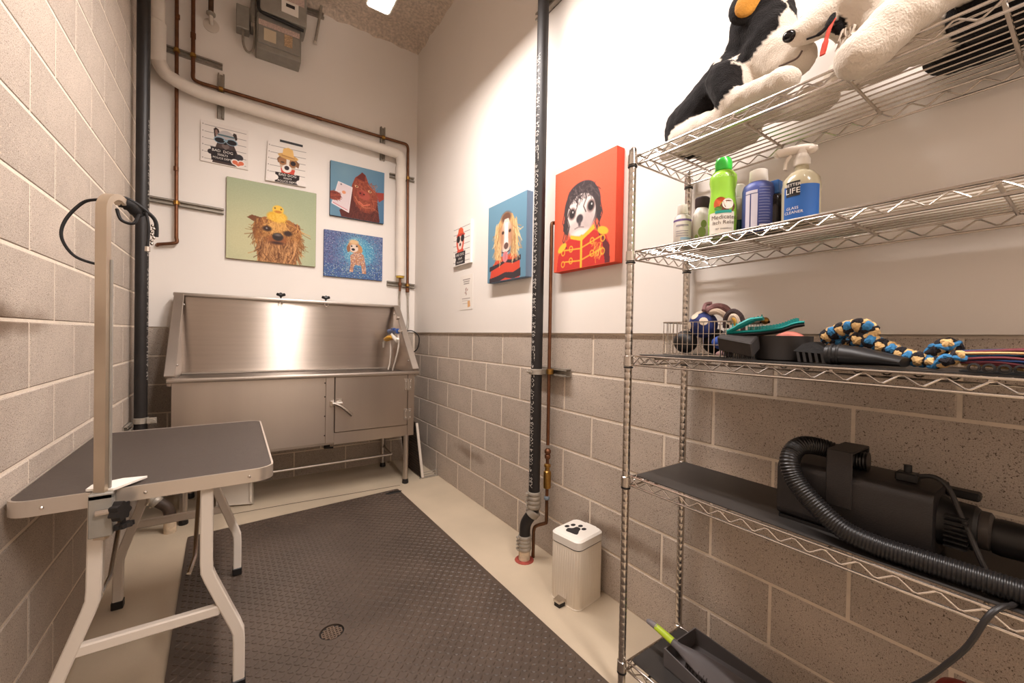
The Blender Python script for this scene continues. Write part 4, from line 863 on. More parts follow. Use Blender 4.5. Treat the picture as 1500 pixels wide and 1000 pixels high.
for pts in ([(.40, .26), (.36, .33), (.42, .38), (.37, .46)], [(.52, .27), (.56, .35), (.51, .42), (.55, .48)], [(.20, .48), (.17, .58), (.22, .66), (.18, .74), (.23, .78)], [(.24, .5), (.28, .58), (.23, .64)], [(.74, .50), (.78, .58), (.73, .66), (.78, .74)], [(.30, .30), (.26, .38), (.31, .44)], [(.19, .40), (.15, .52), (.20, .60), (.16, .70), (.20, .76)], [(.77, .42), (.81, .54), (.76, .62), (.80, .72)], [(.27, .42), (.22, .52), (.27, .60), (.23, .70)], [(.71, .40), (.75, .52), (.70, .60), (.74, .68)]): P.line(pts, .011, (60, 48, 48))
P.hair(lambda g: (.26+.44*g.random(), .22+.1*g.random()), 90, .07, (40, 32, 34), (104, 88, 88), .008, (.3, .8), 1.0)
G_ = (232, 176, 50)
P.poly([(.30, .665), (.46, .70), (.50, .70), (.68, .62), (.70, .66), (.50, .74), (.46, .74), (.30, .70)], G_); P.ell(.15, .77, .085, .035, G_, -.5); P.ell(.82, .70, .085, .035, G_, .35); P.line([(.485, .70), (.485, .99)], .028, G_)
for y in (.80, .915):
    P.line([(.20, y), (.47, y+.015), (.80, y-.055)], .012, G_); 
    for x, dy_ in ((.17, .02), (.31, 0.0), (.66, -.03), (.82, -.03)): P.line([(x+.03*math.cos(t), y+dy_+.028*math.sin(t)) for t in [k*PI/5 for k in range(11)]], .010, G_)
P.hair(lambda g: (.70+.12*g.random(), .78+.14*g.random()), 26, .06, (214, 150, 40), (246, 200, 84), .006, (-.4, .9), .5)
P.speck(.02)
panel('red_canvas_picture', 'bright red canvas of a small dog with curly black wig and gold braided jacket', 'picture', (XP, 1.651, 2.053), -EY, -EZ, -EX, .418, .515, .05, P, mat('canvas_red', (216, 74, 48), .8))
# ------------------------------------------------------------------ wire shelving
SX0, SX1, SY1, SY0 = 1.090, 1.412, .901, -.292
TIERS = [1.808, 1.490, 1.141, .737, .113]
SH = root('wire_shelving', ((SX0+SX1)/2, (SY0+SY1)/2, 0), 'tall chrome wire shelving unit with five tiers along the right wall', 'shelving')
def shelving():
    prof = [(.0125, .02)]
    z = .045
    while z < 1.80:
        prof += [(.0125, z-.0007), (.0122, z), (.0125, z+.0007)]; z += .0254
    prof += [(.0125, 1.826), (.0105, 1.832)]
    pm_ = None
    for x in (SX0, SX1):
        for y in (SY1, SY0):
            if pm_ is None:
                o = MB().lathe(prof, (0, 0, 0), n=14).build('post', M_CHROME, SH, smooth=50); o.location = Vector((x, y, 0))-SH.location; 
                o.data.transform(Matrix.Translation(SH.location)); pm_ = o.data
            else:
                o = bpy.data.objects.new('post', pm_); COL.objects.link(o); o.parent = SH; o.location = Vector((x, y, 0))-SH.location
            f = MB().lathe([(.013, 0), (.016, .004), (.016, .014), (.009, .02)], (x, y, 0), n=12).build('foot', M_BLACK, SH)
    a0, a1, b0, b1 = SX0+.012, SX1-.012, SY0+.012, SY1-.012
    for ti, zt in enumerate(TIERS):
        # perimeter: two rails and a zigzag truss on each side; all hang from one shelf part
        fr = MB(); lo = zt-.030
        for x in (a0, a1): fr.tube([(x, b0, zt), (x, b1, zt)], .0034, 8).tube([(x, b0, lo), (x, b1, lo)], .0034, 8)
        for y in (b0, b1): fr.tube([(a0, y, zt), (a1, y, zt)], .0034, 8).tube([(a0, y, lo), (a1, y, lo)], .0034, 8)
        sh = fr.build('shelf', M_CHROME, SH)
        def zig(p, q, n):
            P = []
            for k in range(n+1):
                t = k/n; P.append(Vector(p).lerp(Vector(q), t)+Vector((0, 0, (-.004 if k % 2 else -.026))))
            out = [P[0]]
            for k in range(1, n): # rounded peaks
                out += [P[k].lerp(P[k-1], .12), P[k].lerp(P[k+1], .12)]
            out.append(P[n]); return out
        nz = int(round((b1-b0)/.03)); 
        MB().tube(zig((a0, b0, zt), (a0, b1, zt), nz), .0021, 6).build('front_truss', M_CHROME, sh)
        MB().tube(zig((a1, b0, zt), (a1, b1, zt), nz), .0021, 6).build('rear_truss', M_CHROME, sh)
        for y in (b0, b1): MB().tube(zig((a0, y, zt), (a1, y, zt), 10), .0021, 6).build('end_truss', M_CHROME, sh)
        wm = None
        for k in range(1, 11):
            x = a0+(a1-a0)*k/11
            if wm is None: o = MB().tube([(0, b0, 0), (0, b1, 0)], .0021, 6); o.v = [(v[0]+SH.location.x+sh.location.x, v[1], v[2]+SH.location.z) for v in o.v]; o = o.build('wire', M_CHROME, sh); wm = o.data
            else: o = bpy.data.objects.new('wire', wm); COL.objects.link(o); o.parent = sh
            o.location = Vector((x-SH.location.x, 0, zt+.001))
        for y in (.811, .578, .346, .113, -.12):
            MB().tube([(a0, y, zt-.006), (a1, y, zt-.006)], .0038, 8).build('crossbar', M_CHROME, sh)
        for x in (SX0, SX1):
            for y in (SY1, SY0):
                MB().lathe([(.0128, 0), (.0165, .002), (.0155, .034), (.0128, .036)], (x, y, zt-.034), n=16, cap=False).build('collar', M_CHROME, sh)
                MB().lathe([(.0127, 0), (.0158, .001), (.0158, .005), (.0127, .006)], (x, y, zt-.041), n=16, cap=False).build('collar_sleeve', M_BLACK, sh)
shelving()
LT = .0025
lm = [None, mat('liner_grey', (206, 200, 192), .5), mat('liner_black', (52, 49, 47), .42, var=.15, vscale=14), MATS.get('liner_black'), None]
lm[3] = lm[2]; lm[4] = lm[2]
def translucent(m, amount):   # milky plastic sheet that lets light through
    N = m.node_tree.nodes; L = m.node_tree.links; p = N['Principled BSDF']; t = N.new('ShaderNodeBsdfTranslucent'); t.inputs[0].default_value = (*lin((226, 220, 212)), 1)
    x = N.new('ShaderNodeMixShader'); x.inputs[0].default_value = amount; L.new(p.outputs[0], x.inputs[1]); L.new(t.outputs[0], x.inputs[2]); L.new(x.outputs[0], N['Material Output'].inputs[0])
translucent(lm[1], .75)
ll = {1: 'milky grey plastic liner sheet on the second shelf under the bottles', 2: 'black plastic liner sheet on the third shelf under brushes and rope', 3: 'black plastic liner sheet on the fourth shelf under the dryer', 4: 'black plastic liner sheet on the bottom shelf under the dustpan'}
for t, lab in ll.items():
    x0 = SX0+.022 if t != 1 else SX0+.07
    y1 = SY1-.02 if t != 1 else .80
    pts = rrect(x0, SY0+.02, SX1-.018, y1, .012, 4); z = TIERS[t]+.0035
    tag(MB().prism([(x, y, z) for x, y in pts], (0, 0, LT)).build('shelf_liner', lm[t]), lab, 'shelf liner', 'shelf liners')
def zt(t): return TIERS[t]+.0035+LT+.0003
def cyl_text(parent, s, cx, cy, r, z, size, m, ang=None, sx=1, depth=.0007, align='CENTER'):
    a0 = math.atan2(-cy, -cx) if ang is None else ang
    return text_on('lettering', s, size, lambda u, v: (cx+(r+depth)*math.cos(a0+u/r), cy+(r+depth)*math.sin(a0+u/r), z+v), m, parent, align, sx)
def label_patch(name, parent, cx, cy, r, z0, z1, a0, a1, m, n=14, d=.0004, yscale=1, ang=None):
    c = math.atan2(-cy, -cx) if ang is None else ang; vs = []; fs = []
    for k in range(n+1):
        t = c+a0+(a1-a0)*k/n
        for z in (z0, z1): vs.append((cx+(r+d)*math.cos(t), cy+(r+d)*math.sin(t), z))
    for k in range(n): fs.append((2*k, 2*k+2, 2*k+3, 2*k+1))
    return MB().add(vs, fs).build(name, m, parent, smooth=60, fix=False)
# bottles on the second shelf ----------------------------------------
z0 = zt(1)-LT
def bottle(name, x, y, prof, m, label, cat='bottle', n=24, sx=1, sy=1):
    r = root(name, (x, y, z0), label, cat, 'bottles on the second shelf'); MB().lathe(prof, (x, y, z0), n=n, sx=sx, sy=sy).build('body', m, r, smooth=50); return r
mw = mat('bottle_white', (226, 220, 212), .35)
b = bottle('lotion_bottle', 1.185, .775, [(.024, 0), (.027, .004), (.027, .085), (.024, .098), (.014, .106), (.013, .108)], mw, 'small white lotion bottle with purple line at the shelf corner')
MB().lathe([(.016, .106), (.016, .132), (.014, .136)], (1.185, .775, z0), n=20).build('cap', M_WHITEP, b)
label_patch('purple_band', b, 1.185, .775, .027, z0+.080, z0+.086, -1.4, 1.4, mat('purple_ink', (116, 96, 150), .5)); label_patch('blue_band', b, 1.185, .775, .027, z0+.020, z0+.028, -.2, 1.2, mat('pale_blue_ink', (150, 176, 196), .5))
for z, sz in ((.066, .005), (.048, .0022), (.041, .0022), (.034, .0022)): label_patch('print_line', b, 1.185, .775, .027, z0+z-sz/2, z0+z+sz/2, -.75, .7, mat('grey_ink', (158, 150, 160), .6), d=.0006)
b = bottle('conditioner_bottle', 1.24, .742, [(.032, 0), (.036, .005), (.037, .06), (.034, .10), (.022, .125), (.018, .13)], mw, 'white bottle with brown cap and green picture behind the green shampoo', sx=1, sy=.8)
MB().lathe([(.021, .128), (.022, .13), (.022, .158), (.019, .162)], (1.24, .742, z0), n=20).build('cap', mat('brown_cap', (58, 44, 46), .4), b)
for dz, a, rr in ((.045, .1, .016), (.07, .25, .012), (.03, -.4, .008)):
    c = math.atan2(-.742, -1.24)+a; cx, cy = 1.24+.0365*math.cos(c), .742+.030*math.sin(c); n_ = Vector((math.cos(c), math.sin(c), 0)); u = Vector((-n_.y, n_.x, 0))
    MB().prism([Vector((cx, cy, z0+dz))+u*rr*.7*math.cos(t)+EZ*rr*math.sin(t) for t in [k*PI/8 for k in range(16)]], n_*.0012).build('leaf_print', mat('leaf_green', (142, 164, 92), .6), b)
gm = mat('green_shampoo', (150, 208, 62), .25, coat=.4)
gx, gy = 1.160, .632
b = bottle('shampoo_bottle', gx, gy, [(.032, 0), (.036, .004), (.038, .05), (.037, .085), (.033, .115), (.032, .135), (.036, .16), (.035, .175), (.027, .187), (.018, .192)], gm, 'green pet shampoo bottle with coconut label and bright green cap', sy=1.0)
MB().lathe([(.019, .190), (.022, .193), (.023, .214), (.019, .226), (.008, .2285)], (gx, gy, z0), n=22).build('cap', mat('cap_green', (60, 206, 70), .3, coat=.3), b)
lw = label_patch('label', b, gx, gy, .0378, z0+.006, z0+.066, -1.0, .85, mat('label_cream', (232, 226, 214), .5), d=.0008)
label_patch('teal_strip', b, gx, gy, .0380, z0+.062, z0+.070, -.5, .62, mat('teal_ink', (40, 158, 142), .5), d=.0012)
mi = mat('label_brown_ink', (84, 62, 54), .6)
cyl_text(b, 'Medicated', gx, gy, .0380, z0+.051, .0165, mi, math.atan2(-gy, -gx)+.12, depth=.0012); cyl_text(b, 'Itch Relief', gx, gy, .0380, z0+.036, .0150, mi, math.atan2(-gy, -gx)+.12, depth=.0012); cyl_text(b, 'PET SHAMPOO', gx, gy, .038, z0+.018, .0065, mi, math.atan2(-gy, -gx)+.12, depth=.0012)
cyl_text(b, 'TROPICLEAN', gx, gy, .0352, z0+.168, .010, mat('pale_green_ink', (206, 232, 150), .5), math.atan2(-gy, -gx)+.15, depth=.001)
def patch(parent, nm, cx, cy, r, da, z, ru, rv, m, d=.0014):
    c = math.atan2(-cy, -cx)+da; pts = []
    for k in range(20):
        t = k*PI/10; q = c+ru*math.cos(t)/r; pts.append(Vector((cx+(r+d)*math.cos(q), cy+(r+d)*math.sin(q), z+rv*math.sin(t))))
    MB().add(pts, [tuple(range(20))]).build(nm, m, parent, smooth=0, fix=False)
patch(b, 'papaya_print', gx, gy, .0365, -.18, z0+.090, .017, .018, mat('papaya', (204, 92, 46), .5)); patch(b, 'husk_print', gx, gy, .0370, .36, z0+.080, .020, .017, mat('husk', (112, 66, 44), .5), .0017); patch(b, 'coconut_print', gx, gy, .0365, .36, z0+.088, .0145, .015, mat('coconut', (240, 232, 220), .5), .0022); patch(b, 'leaf_print', gx, gy, .037, -.3, z0+.076, .010, .006, mat('leaf_dark', (88, 140, 60), .5), .002)
b = bottle('rinse_bottle', 1.225, .618, [(.022, 0), (.025, .004), (.025, .10), (.02, .12), (.011, .125)], mat('clear_plastic', (214, 204, 192), .25), 'small clear bottle of teal liquid half hidden behind green shampoo')
label_patch('teal_liquid', b, 1.225, .618, .025, z0+.004, z0+.055, -1.5, 1.5, mat('teal_liquid', (26, 78, 84), .3), d=.0006); MB().lathe([(.013, .124), (.014, .126), (.014, .16), (.010, .164)], (1.225, .618, z0), n=18).build('cap', M_WHITEP, b)
bx, by = 1.180, .545
b = bottle('soap_bottle', bx, by, [(.034, 0), (.038, .004), (.0385, .115), (.035, .128), (.024, .136), (.021, .138)], mat('label_blue', (72, 84, 150), .45), 'white capped bottle with a blue label full of small print')
MB().lathe([(.023, .136), (.023, .140), (.0215, .168), (.018, .170)], (bx, by, z0), n=20).build('cap', M_WHITEP, b)
ba = math.atan2(-by, -bx); wi = mat('label_white_ink', (206, 202, 214), .6)
for a0, a1, q0, q1 in ((-.82, -.50, .004, .098), (-.42, -.02, .006, .098), (-.82, -.04, .100, .108)): label_patch('white_panel', b, bx, by, .0386, z0+q0, z0+q1, a0, a1, wi, d=.0006)
for k in range(13): label_patch('print_line', b, bx, by, .0388, z0+.022+k*.0075, z0+.0236+k*.0075, .06, .82-.05*(k % 3), mat('label_pale_ink', (138, 144, 186), .6), d=.0006)
label_patch('barcode', b, bx, by, .0388, z0+.006, z0+.016, .1, .62, wi, d=.0006)
b = bottle('dark_bottle', 1.20, .510, [(.020, 0), (.022, .003), (.022, .092), (.016, .098), (.012, .10)], mat('dark_glass', (30, 26, 30), .15), 'slim dark bottle with a blue square cap')
MB().box(1.188, .498, z0+.099, 1.213, .523, z0+.136, .002).build('cap', mat('blue_cap', (58, 108, 176), .4), b)
# spray bottle
px_, py_ = 1.165, .437
b = root('spray_bottle', (px_, py_, z0), 'clear glass cleaner spray bottle with blue label and white trigger', 'bottle', 'bottles on the second shelf')
cm = mat('spray_clear', (196, 186, 168), .2, trans=.35); 
MB().lathe([(.034, 0), (.040, .004), (.041, .09), (.038, .108), (.026, .124), (.016, .130), (.014, .145)], (px_, py_, z0), n=28).build('body', mat('spray_pet', (186, 176, 148), .22, coat=.3), b)
label_patch('label', b, px_, py_, .041, z0+.004, z0+.086, -.95, 1.05, mat('label_cobalt', (38, 96, 172), .4), d=.0008); label_patch('label_black', b, px_, py_, .041, z0+.060, z0+.096, -.78, -.05, M_INK, d=.0014)
sa = math.atan2(-py_, -px_)
cyl_text(b, 'BETTER', px_, py_, .042, z0+.087, .010, M_WHITE, sa-.41, depth=.0016); cyl_text(b, 'LIFE', px_, py_, .042, z0+.072, .019, M_WHITE, sa-.41, depth=.0016)
cyl_text(b, 'GLASS', px_, py_, .042, z0+.030, .0095, M_WHITE, sa-.42, depth=.0012); cyl_text(b, 'CLEANER', px_, py_, .042, z0+.020, .0095, M_WHITE, sa-.36, depth=.0012)
MB().lathe([(.0165, .142), (.018, .144), (.018, .158), (.014, .166), (.012, .172)], (px_, py_, z0), n=20).build('collar', M_WHITEP, b)
h = MB(); sd = Vector((-math.sin(sa), math.cos(sa), 0)); c = Vector((px_, py_, z0))  # trigger head points to the left
h.tube(spline([c-sd*-.030+EZ*.180, c+EZ*.186, c-sd*.046+EZ*.184, c-sd*.056+EZ*.178], 6), [.008]*3+[.011]*12+[.007]*4, 12, flat=(1, 1)); h.cyl(c+EZ*.166, c+EZ*.184, .012, 14); h.sphere(c+sd*.020+EZ*.180, .013, 12, 8, 1, 1, .8)
h.build('spray_head', mat('frosted_plastic', (226, 216, 204), .35), b)
MB().tube(spline([c-sd*.022+EZ*.174, c-sd*.032+EZ*.160, c-sd*.034+EZ*.140], 5), .0045, 8).build('trigger', mat('frosted_plastic', (226, 216, 204), .35), b)

# third shelf ----------------------------------------------------------
z3 = zt(2)
# wire basket
bk = root('wire_basket', (1.25, .70, z3), 'small chrome wire basket full of dog toys at the shelf end', 'basket')
X0, X1, Y0, Y1, HT = 1.135, 1.345, .600, .800, .105
fr = MB()
for z, r_ in ((z3+.006, .0022), (z3+.038, .0014), (z3+.070, .0014), (z3+HT, .0026)): fr.tube([(X0, Y0, z), (X1, Y0, z), (X1, Y1, z), (X0, Y1, z)], r_, 6, closed=True)
fr.build('hoop_wires', M_CHROME, bk)
up_ = None
def add_wire(p, q, r_=.0013): MB().tube([p, q], r_, 5).build('wire', M_CHROME, bk)
for k in range(13):
    y = Y0+(Y1-Y0)*k/12; add_wire((X0, y, z3+.004), (X0, y, z3+HT)); add_wire((X1, y, z3+.004), (X1, y, z3+HT)); add_wire((X0, y, z3+.006), (X1, y, z3+.006))
for k in range(1, 12):
    x = X0+(X1-X0)*k/12; add_wire((x, Y0, z3+.004), (x, Y0, z3+HT)); add_wire((x, Y1, z3+.004), (x, Y1, z3+HT))
def ball(name, c, r_, m, label, extra=None, grp='toys in the wire basket'):
    o = root(name, (c[0], c[1], c[2]-r_), label, 'toy', grp); MB().sphere(c, r_, 24, 14).build('body', m, o, smooth=60)
    if extra: extra(o, Vector(c), r_)
    return o
def spots(o, c, r_):
    for d_ in ((-1, .3, .8), (-.8, -.5, .2), (-.9, .7, -.1), (-.5, .1, 1)):
        n_ = Vector(d_).normalized(); u = n_.orthogonal().normalized(); v = n_.cross(u); q = .30
        pts = [c+(n_*math.cos(q)+(u*math.cos(t)+v*math.sin(t))*math.sin(q))*(r_+.0012) for t in [k*PI/6 for k in range(12)]]
        MB().add(pts+[c+n_*(r_+.0022)], [(k, (k+1) % 12, 12) for k in range(12)]).build('spot', mat('ball_cream', (222, 206, 186), .7), o)
ball('toy_ball', (1.215, .715, z3+.100), .042, mat('ball_blue', (44, 56, 112), .75, var=.2, vscale=60), 'blue ball with cream spots on top of the wire basket', spots)
ball('toy_ball', (1.185, .755, z3+.045), .036, M_BLACK, 'shiny black ball low in the wire basket')
ball('toy_ball', (1.26, .70, z3+.048), .040, M_BLACKM, 'matte black ball in the middle of the wire basket')
o = root('rope_toy', (1.24, .655, z3+.03), 'knotted mauve and cream rope toy on the wire basket', 'toy', 'toys in the wire basket')
def strand(P, r_, m, nm='strand'): return MB().tube(spline(P, 6), r_, 8).build(nm, m, o)
mm = mat('rope_mauve', (140, 104, 104), .9, bump=.6, bscale=200, var=.3, vscale=80); mc = mat('rope_cream', (206, 186, 166), .9, bump=.6, bscale=200)
strand([(1.20, .70, z3+.14), (1.22, .68, z3+.155), (1.23, .655, z3+.15), (1.24, .64, z3+.125)], .010, mm); strand([(1.21, .69, z3+.135), (1.20, .66, z3+.138), (1.21, .64, z3+.12), (1.22, .645, z3+.10)], .009, mc)
strand([(1.19, .70, z3+.142), (1.21, .705, z3+.162), (1.22, .69, z3+.165)], .006, mm)
strand([(1.20, .635, z3+.09), (1.19, .628, z3+.12), (1.19, .61, z3+.135), (1.195, .592, z3+.12), (1.20, .59, z3+.09), (1.20, .60, z3+.06)], .009, mat('rope_dark', (66, 52, 52), .9, bump=.6, bscale=200)); strand([(1.19, .62, z3+.10), (1.185, .608, z3+.122), (1.188, .596, z3+.108), (1.19, .60, z3+.05)], .008, mc); strand([(1.185, .612, z3+.118), (1.18, .60, z3+.11), (1.182, .598, z3+.09)], .004, mat('rope_gold', (196, 150, 60), .8))
o = root('plush_toy', (1.17, .625, z3), 'crumpled blue and pink fabric toy at the basket corner', 'toy', 'toys in the wire basket')
MB().sphere((1.175, .635, z3+.045), .022, 14, 8, 1, 1.2, .9).build('body', mat('toy_blue', (44, 74, 150), .8), o); MB().sphere((1.16, .612, z3+.028), .012, 12, 8).build('patch', MATS['rope_gold'], o); MB().sphere((1.165, .620, z3+.012), .015, 14, 8, 1, 1.6, .7).build('foot', mat('toy_pink', (186, 150, 150), .85), o)
# row of basket-back charms: jingle bells threaded on rear rim
o = root('bell_strap', (1.30, .62, z3+.09), 'strap of small dark bells over the basket rim with one gold bell', 'toy', 'toys in the wire basket')
for k in range(5): MB().sphere((1.30-.0*k, .66-.022*k, z3+.112), .011, 12, 8).build('bell', M_ZINC if k < 4 else M_BRASS, o)
MB().tube([(1.30, .68, z3+.108), (1.30, .56, z3+.108)], .004, 6).build('strap', M_BLACKM, o)
# black slicker brush, then teal glove brush across bowl
o = root('pin_brush', (1.15, .575, z3), 'dark grey pin brush lying against the wire basket', 'brush')
MB().obox((1.148, .572, z3+.046), Vector((.030, .004, .012)), Vector((.0, -.046, -.008)), Vector((-.006, 0, .019)), .003).build('head', mat('brush_slate', (50, 45, 43), .7, bump=.3, bscale=120), o)
b = MB()
for i in range(5):
    for j in range(7): b.cyl((1.125+i*.011, .61-j*.012, z3+.003), (1.128+i*.011, .61-j*.012, z3+.030), .0016, 5)
q = b.build('pins', M_BLACK, o); q['kind'] = 'stuff'
# black bowl
o = root('dog_bowl', (1.235, .497, z3), 'round black plastic bowl holding a pink toy', 'bowl')
MB().lathe([(.060, 0), (.0655, .004), (.0675, .062), (.0675, .066), (.064, .066), (.062, .010), (.0, .008)], (1.235, .497, z3), n=36, cap=False).lathe([(.0, .0005), (.060, .0005)], (1.235, .497, z3), n=36, cap=False).build('shell', mat('bowl_black', (44, 40, 38), .65), o)
o = root('rubber_toy', (1.245, .483, z3+.012), 'pink rubber pig toy lying in the black bowl', 'toy')
pk = mat('rubber_pink', (232, 140, 124), .45)
MB().sphere((1.245, .485, z3+.046), .040, 22, 14, .95, 1.05, .84).build('body', pk, o, smooth=60); MB().lathe([(.006, 0), (.013, .004), (.011, .012), (.006, .012), (.005, .004)], (1.205, .528, z3+.072), (-.5, .5, .5), 14).build('ear', pk, o)
o = root('rubber_brush', (1.20, .55, z3+.05), 'teal rubber grooming brush with dark base resting across bowl and brush', 'brush')
tl = mat('rubber_teal', (26, 142, 138), .5); P = [Vector((1.155, .602, z3+.072)), Vector((1.165, .56, z3+.076)), Vector((1.18, .52, z3+.080)), Vector((1.19, .485, z3+.086)), Vector((1.195, .455, z3+.098)), Vector((1.20, .435, z3+.102))]
pth = spline(P, 5); MB().tube(pth, [.018]*6+[.017]*10+[.014]*8+[.011]*(len(pth)-24), 10, flat=(1, .28)).build('pad', tl, o); MB().tube([p-EZ*.007 for p in pth], [.019]*6+[.018]*10+[.016]*8+[.013]*(len(pth)-24), 10, flat=(1, .30)).build('base', M_BLACKM, o)
MB().tube(spline([(1.150, .600, z3+.076), (1.150, .570, z3+.092), (1.155, .540, z3+.108), (1.16, .515, z3+.112)], 5), [.014]*5+[.017]*6+[.012]*5, 10, flat=(1, .42)).build('lip', tl, o)
b = MB()
for k in range(16):
    p = pth[min(len(pth)-1, 6+k)]; 
    for s_ in (-.008, 0, .008): b.cyl(p+Vector((s_, 0, .002)), p+Vector((s_, 0, .013)), .0016, 5)
for k in range(9):
    p = Vector((1.152+k*.001, .59-.009*k, z3+.088+.003*k)); b.cyl(p, p+Vector((0, .001, .010)), .0016, 5)
q = b.build('nubs', tl, o); q['kind'] = 'stuff'
# comb attachment and flat nozzle of the dryer
o = root('comb_nozzle', (1.19, .41, z3), 'black comb dryer attachment with slanted teeth on the third shelf', 'dryer nozzle')
MB().prism([(1.16, .443, z3+.028), (1.16, .362, z3+.022), (1.165, .375, z3+.036), (1.165, .405, z3+.052), (1.165, .425, z3+.047)], (.05, 0, 0)).build('hood', M_BLACKM, o)
for k in range(6): MB().prism([(1.158, .436-k*.0125, z3+.026), (1.158, .430-k*.0125, z3+.026), (1.154, .424-k*.0125, z3+.002), (1.154, .430-k*.0125, z3+.002)], (.05, 0, 0)).build('tooth', M_BLACK, o)
o = root('flat_nozzle', (1.15, .30, z3), 'black flat air nozzle lying under the coloured rope toy', 'dryer nozzle')
NP = [Vector((1.165, .372, z3+.023)), Vector((1.162, .345, z3+.0235)), Vector((1.155, .315, z3+.022)), Vector((1.145, .27, z3+.018)), Vector((1.14, .232, z3+.013))]
def ringed(P, W_, Hh, m, nm):
    vs = []; n = 18
    for i, p in enumerate(P):
        t = (P[min(i+1, len(P)-1)]-P[max(i-1, 0)]).normalized(); u = t.cross(EZ).normalized(); v = u.cross(t)
        vs += [p+u*W_[i]*math.cos(2*PI*k/n)+v*Hh[i]*math.sin(2*PI*k/n) for k in range(n)]
    fs = [(i*n+k, i*n+(k+1) % n, (i+1)*n+(k+1) % n, (i+1)*n+k) for i in range(len(P)-1) for k in range(n)]+[tuple(range(n)), tuple(range((len(P)-1)*n, len(P)*n))]
    return MB().add(vs, fs).build(nm, m, o)
ringed(NP, [.023, .023, .024, .026, .028], [.023, .023, .021, .015, .010], M_BLACK, 'body')
for y in (.366, .352): MB().lathe([(.0235, 0), (.0255, .002), (.0255, .005), (.0235, .007)], (1.163, y, z3+.0235), (0, -1, 0), 18).build('ring', M_BLACK, o)
# braided rope toy with tassel
o = root('braided_rope', (1.2, .24, z3), 'long braided blue, tan and black rope dog toy with frayed tassel', 'rope toy')
rb = [mat('rope_blue', (56, 122, 172), .9, bump=.6, bscale=250, var=.15, vscale=60), mat('rope_tan', (206, 170, 116), .9, bump=.6, bscale=250, var=.15, vscale=60), mat('rope_black', (30, 26, 30), .9, bump=.6, bscale=250)]
def braid(P, R_, turns, nm='strand', k0=0):
    C_ = spline(P, 14); n = len(C_)
    for s_ in range(6):
        path = []
        prev = None
        for i, p in enumerate(C_):
            t = (C_[min(i+1, n-1)]-C_[max(i-1, 0)]).normalized(); u = t.cross(EZ); u = u.normalized() if u.length > .05 else (prev or EX); prev = u; v = u.cross(t)
            a = (1 if s_ % 2 else -1)*turns*2*PI*i/n+s_*PI/3; rr = R_*(.62+.12*math.sin(3*a+s_))
            path.append(p+u*rr*math.cos(a)+v*rr*math.sin(a))
        MB().tube(path, R_*.46, 7).build(nm, rb[(s_//2+k0) % 3], o)
braid([(1.205, .392, z3+.060), (1.20, .372, z3+.074), (1.195, .345, z3+.085), (1.19, .318, z3+.090), (1.195, .303, z3+.078), (1.21, .315, z3+.062), (1.215, .35, z3+.055), (1.21, .385, z3+.052)], .0165, 6)
braid([(1.185, .335, z3+.062), (1.18, .30, z3+.056), (1.178, .27, z3+.042), (1.176, .245, z3+.028), (1.17, .22, z3+.020), (1.17, .195, z3+.018)], .0145, 4.2)
braid([(1.175, .205, z3+.020), (1.165, .19, z3+.045), (1.17, .172, z3+.052), (1.185, .168, z3+.038), (1.18, .185, z3+.018), (1.16, .195, z3+.014), (1.15, .175, z3+.02), (1.155, .155, z3+.032)], .0115, 4, k0=1)
rg = random.Random(5); cs = rb+[mat('rope_maroon', (110, 52, 58), .9), mat('rope_navy', (44, 66, 110), .9)]
for k in range(26):
    a = rg.random()*2*PI; rr = .016*math.sqrt(rg.random()); s_ = Vector((1.165+rr*math.cos(a)*.6, .158, z3+.026+rr*math.sin(a)*.8)); e = Vector((1.165+rr*2.2*math.cos(a), .06-.06*rg.random(), z3+.022+rr*1.3*math.sin(a)+.006*rg.random()))
    m_ = s_.lerp(e, .5)+Vector((0, 0, .008*rg.random())); MB().tube(spline([s_, m_, e], 4), .0026, 5).build('tassel_strand', cs[rg.randrange(5)], o)
# comb strip with round holes at the right edge of frame
o = root('black_comb', (1.13, .09, z3), 'black plastic comb strip with round holes under the rope tassel', 'comb')
b = MB().box(1.125, .0, z3, 1.18, .155, z3+.004)
b.build('plate', M_BLACKM, o)
for k in range(8): MB().lathe([(.0055, 0), (.0085, .001), (.0085, .010), (.0055, .011)], (1.120, .135-k*.018, z3+.010), (-1, 0, 0), 14, cap=False).build('ring', M_BLACK, o)

# fourth shelf: force dryer ---------------------------------------------
z4 = zt(3)
D = root('pet_dryer', (1.26, .33, z4), 'black pet force dryer with carry handle on the fourth shelf', 'dryer')
dk = mat('dryer_black', (38, 34, 33), .5, bump=.2, bscale=300); DX0, DX1, DY0, DY1, DH = 1.176, 1.335, .192, .478, .150
sec = rrect(DX0, z4+.006, DX1, z4+DH, .022, 5)
MB().prism([(x, DY0, z) for x, z in sec], (0, DY1-DY0, 0)).build('housing', dk, D, smooth=40)
MB().box(DX0+.004, DY0+.01, z4, DX1-.004, DY1-.004, z4+.008).build('base', M_BLACK, D)
hb = MB(); y0_, y1_ = .322, .372
hb.box(DX0-.006, y0_, z4+.070, DX0-.001, y1_, z4+.200, .002); hb.box(DX1-.05, y0_, z4+DH-.02, DX1-.045, y1_, z4+.200, .002); hb.box(DX0-.006, y0_, z4+.197, DX1-.045, y1_, z4+.203, .002)
hb.build('handle', dk, D)
MB().lathe([(.052, 0), (.052, .002), (.047, .012), (.045, .05), (.040, .056)], ((DX0+DX1)/2, DY0+.001, z4+.080), (0, -1, 0), 24).build('motor_end', M_BLACK, D)
for k in range(7): MB().box((DX0+DX1)/2-.056, DY0-.045, z4+.045+k*.010, (DX0+DX1)/2+.0, DY0-.012, z4+.048+k*.010).build('vent_fin', M_BLACKM, D)
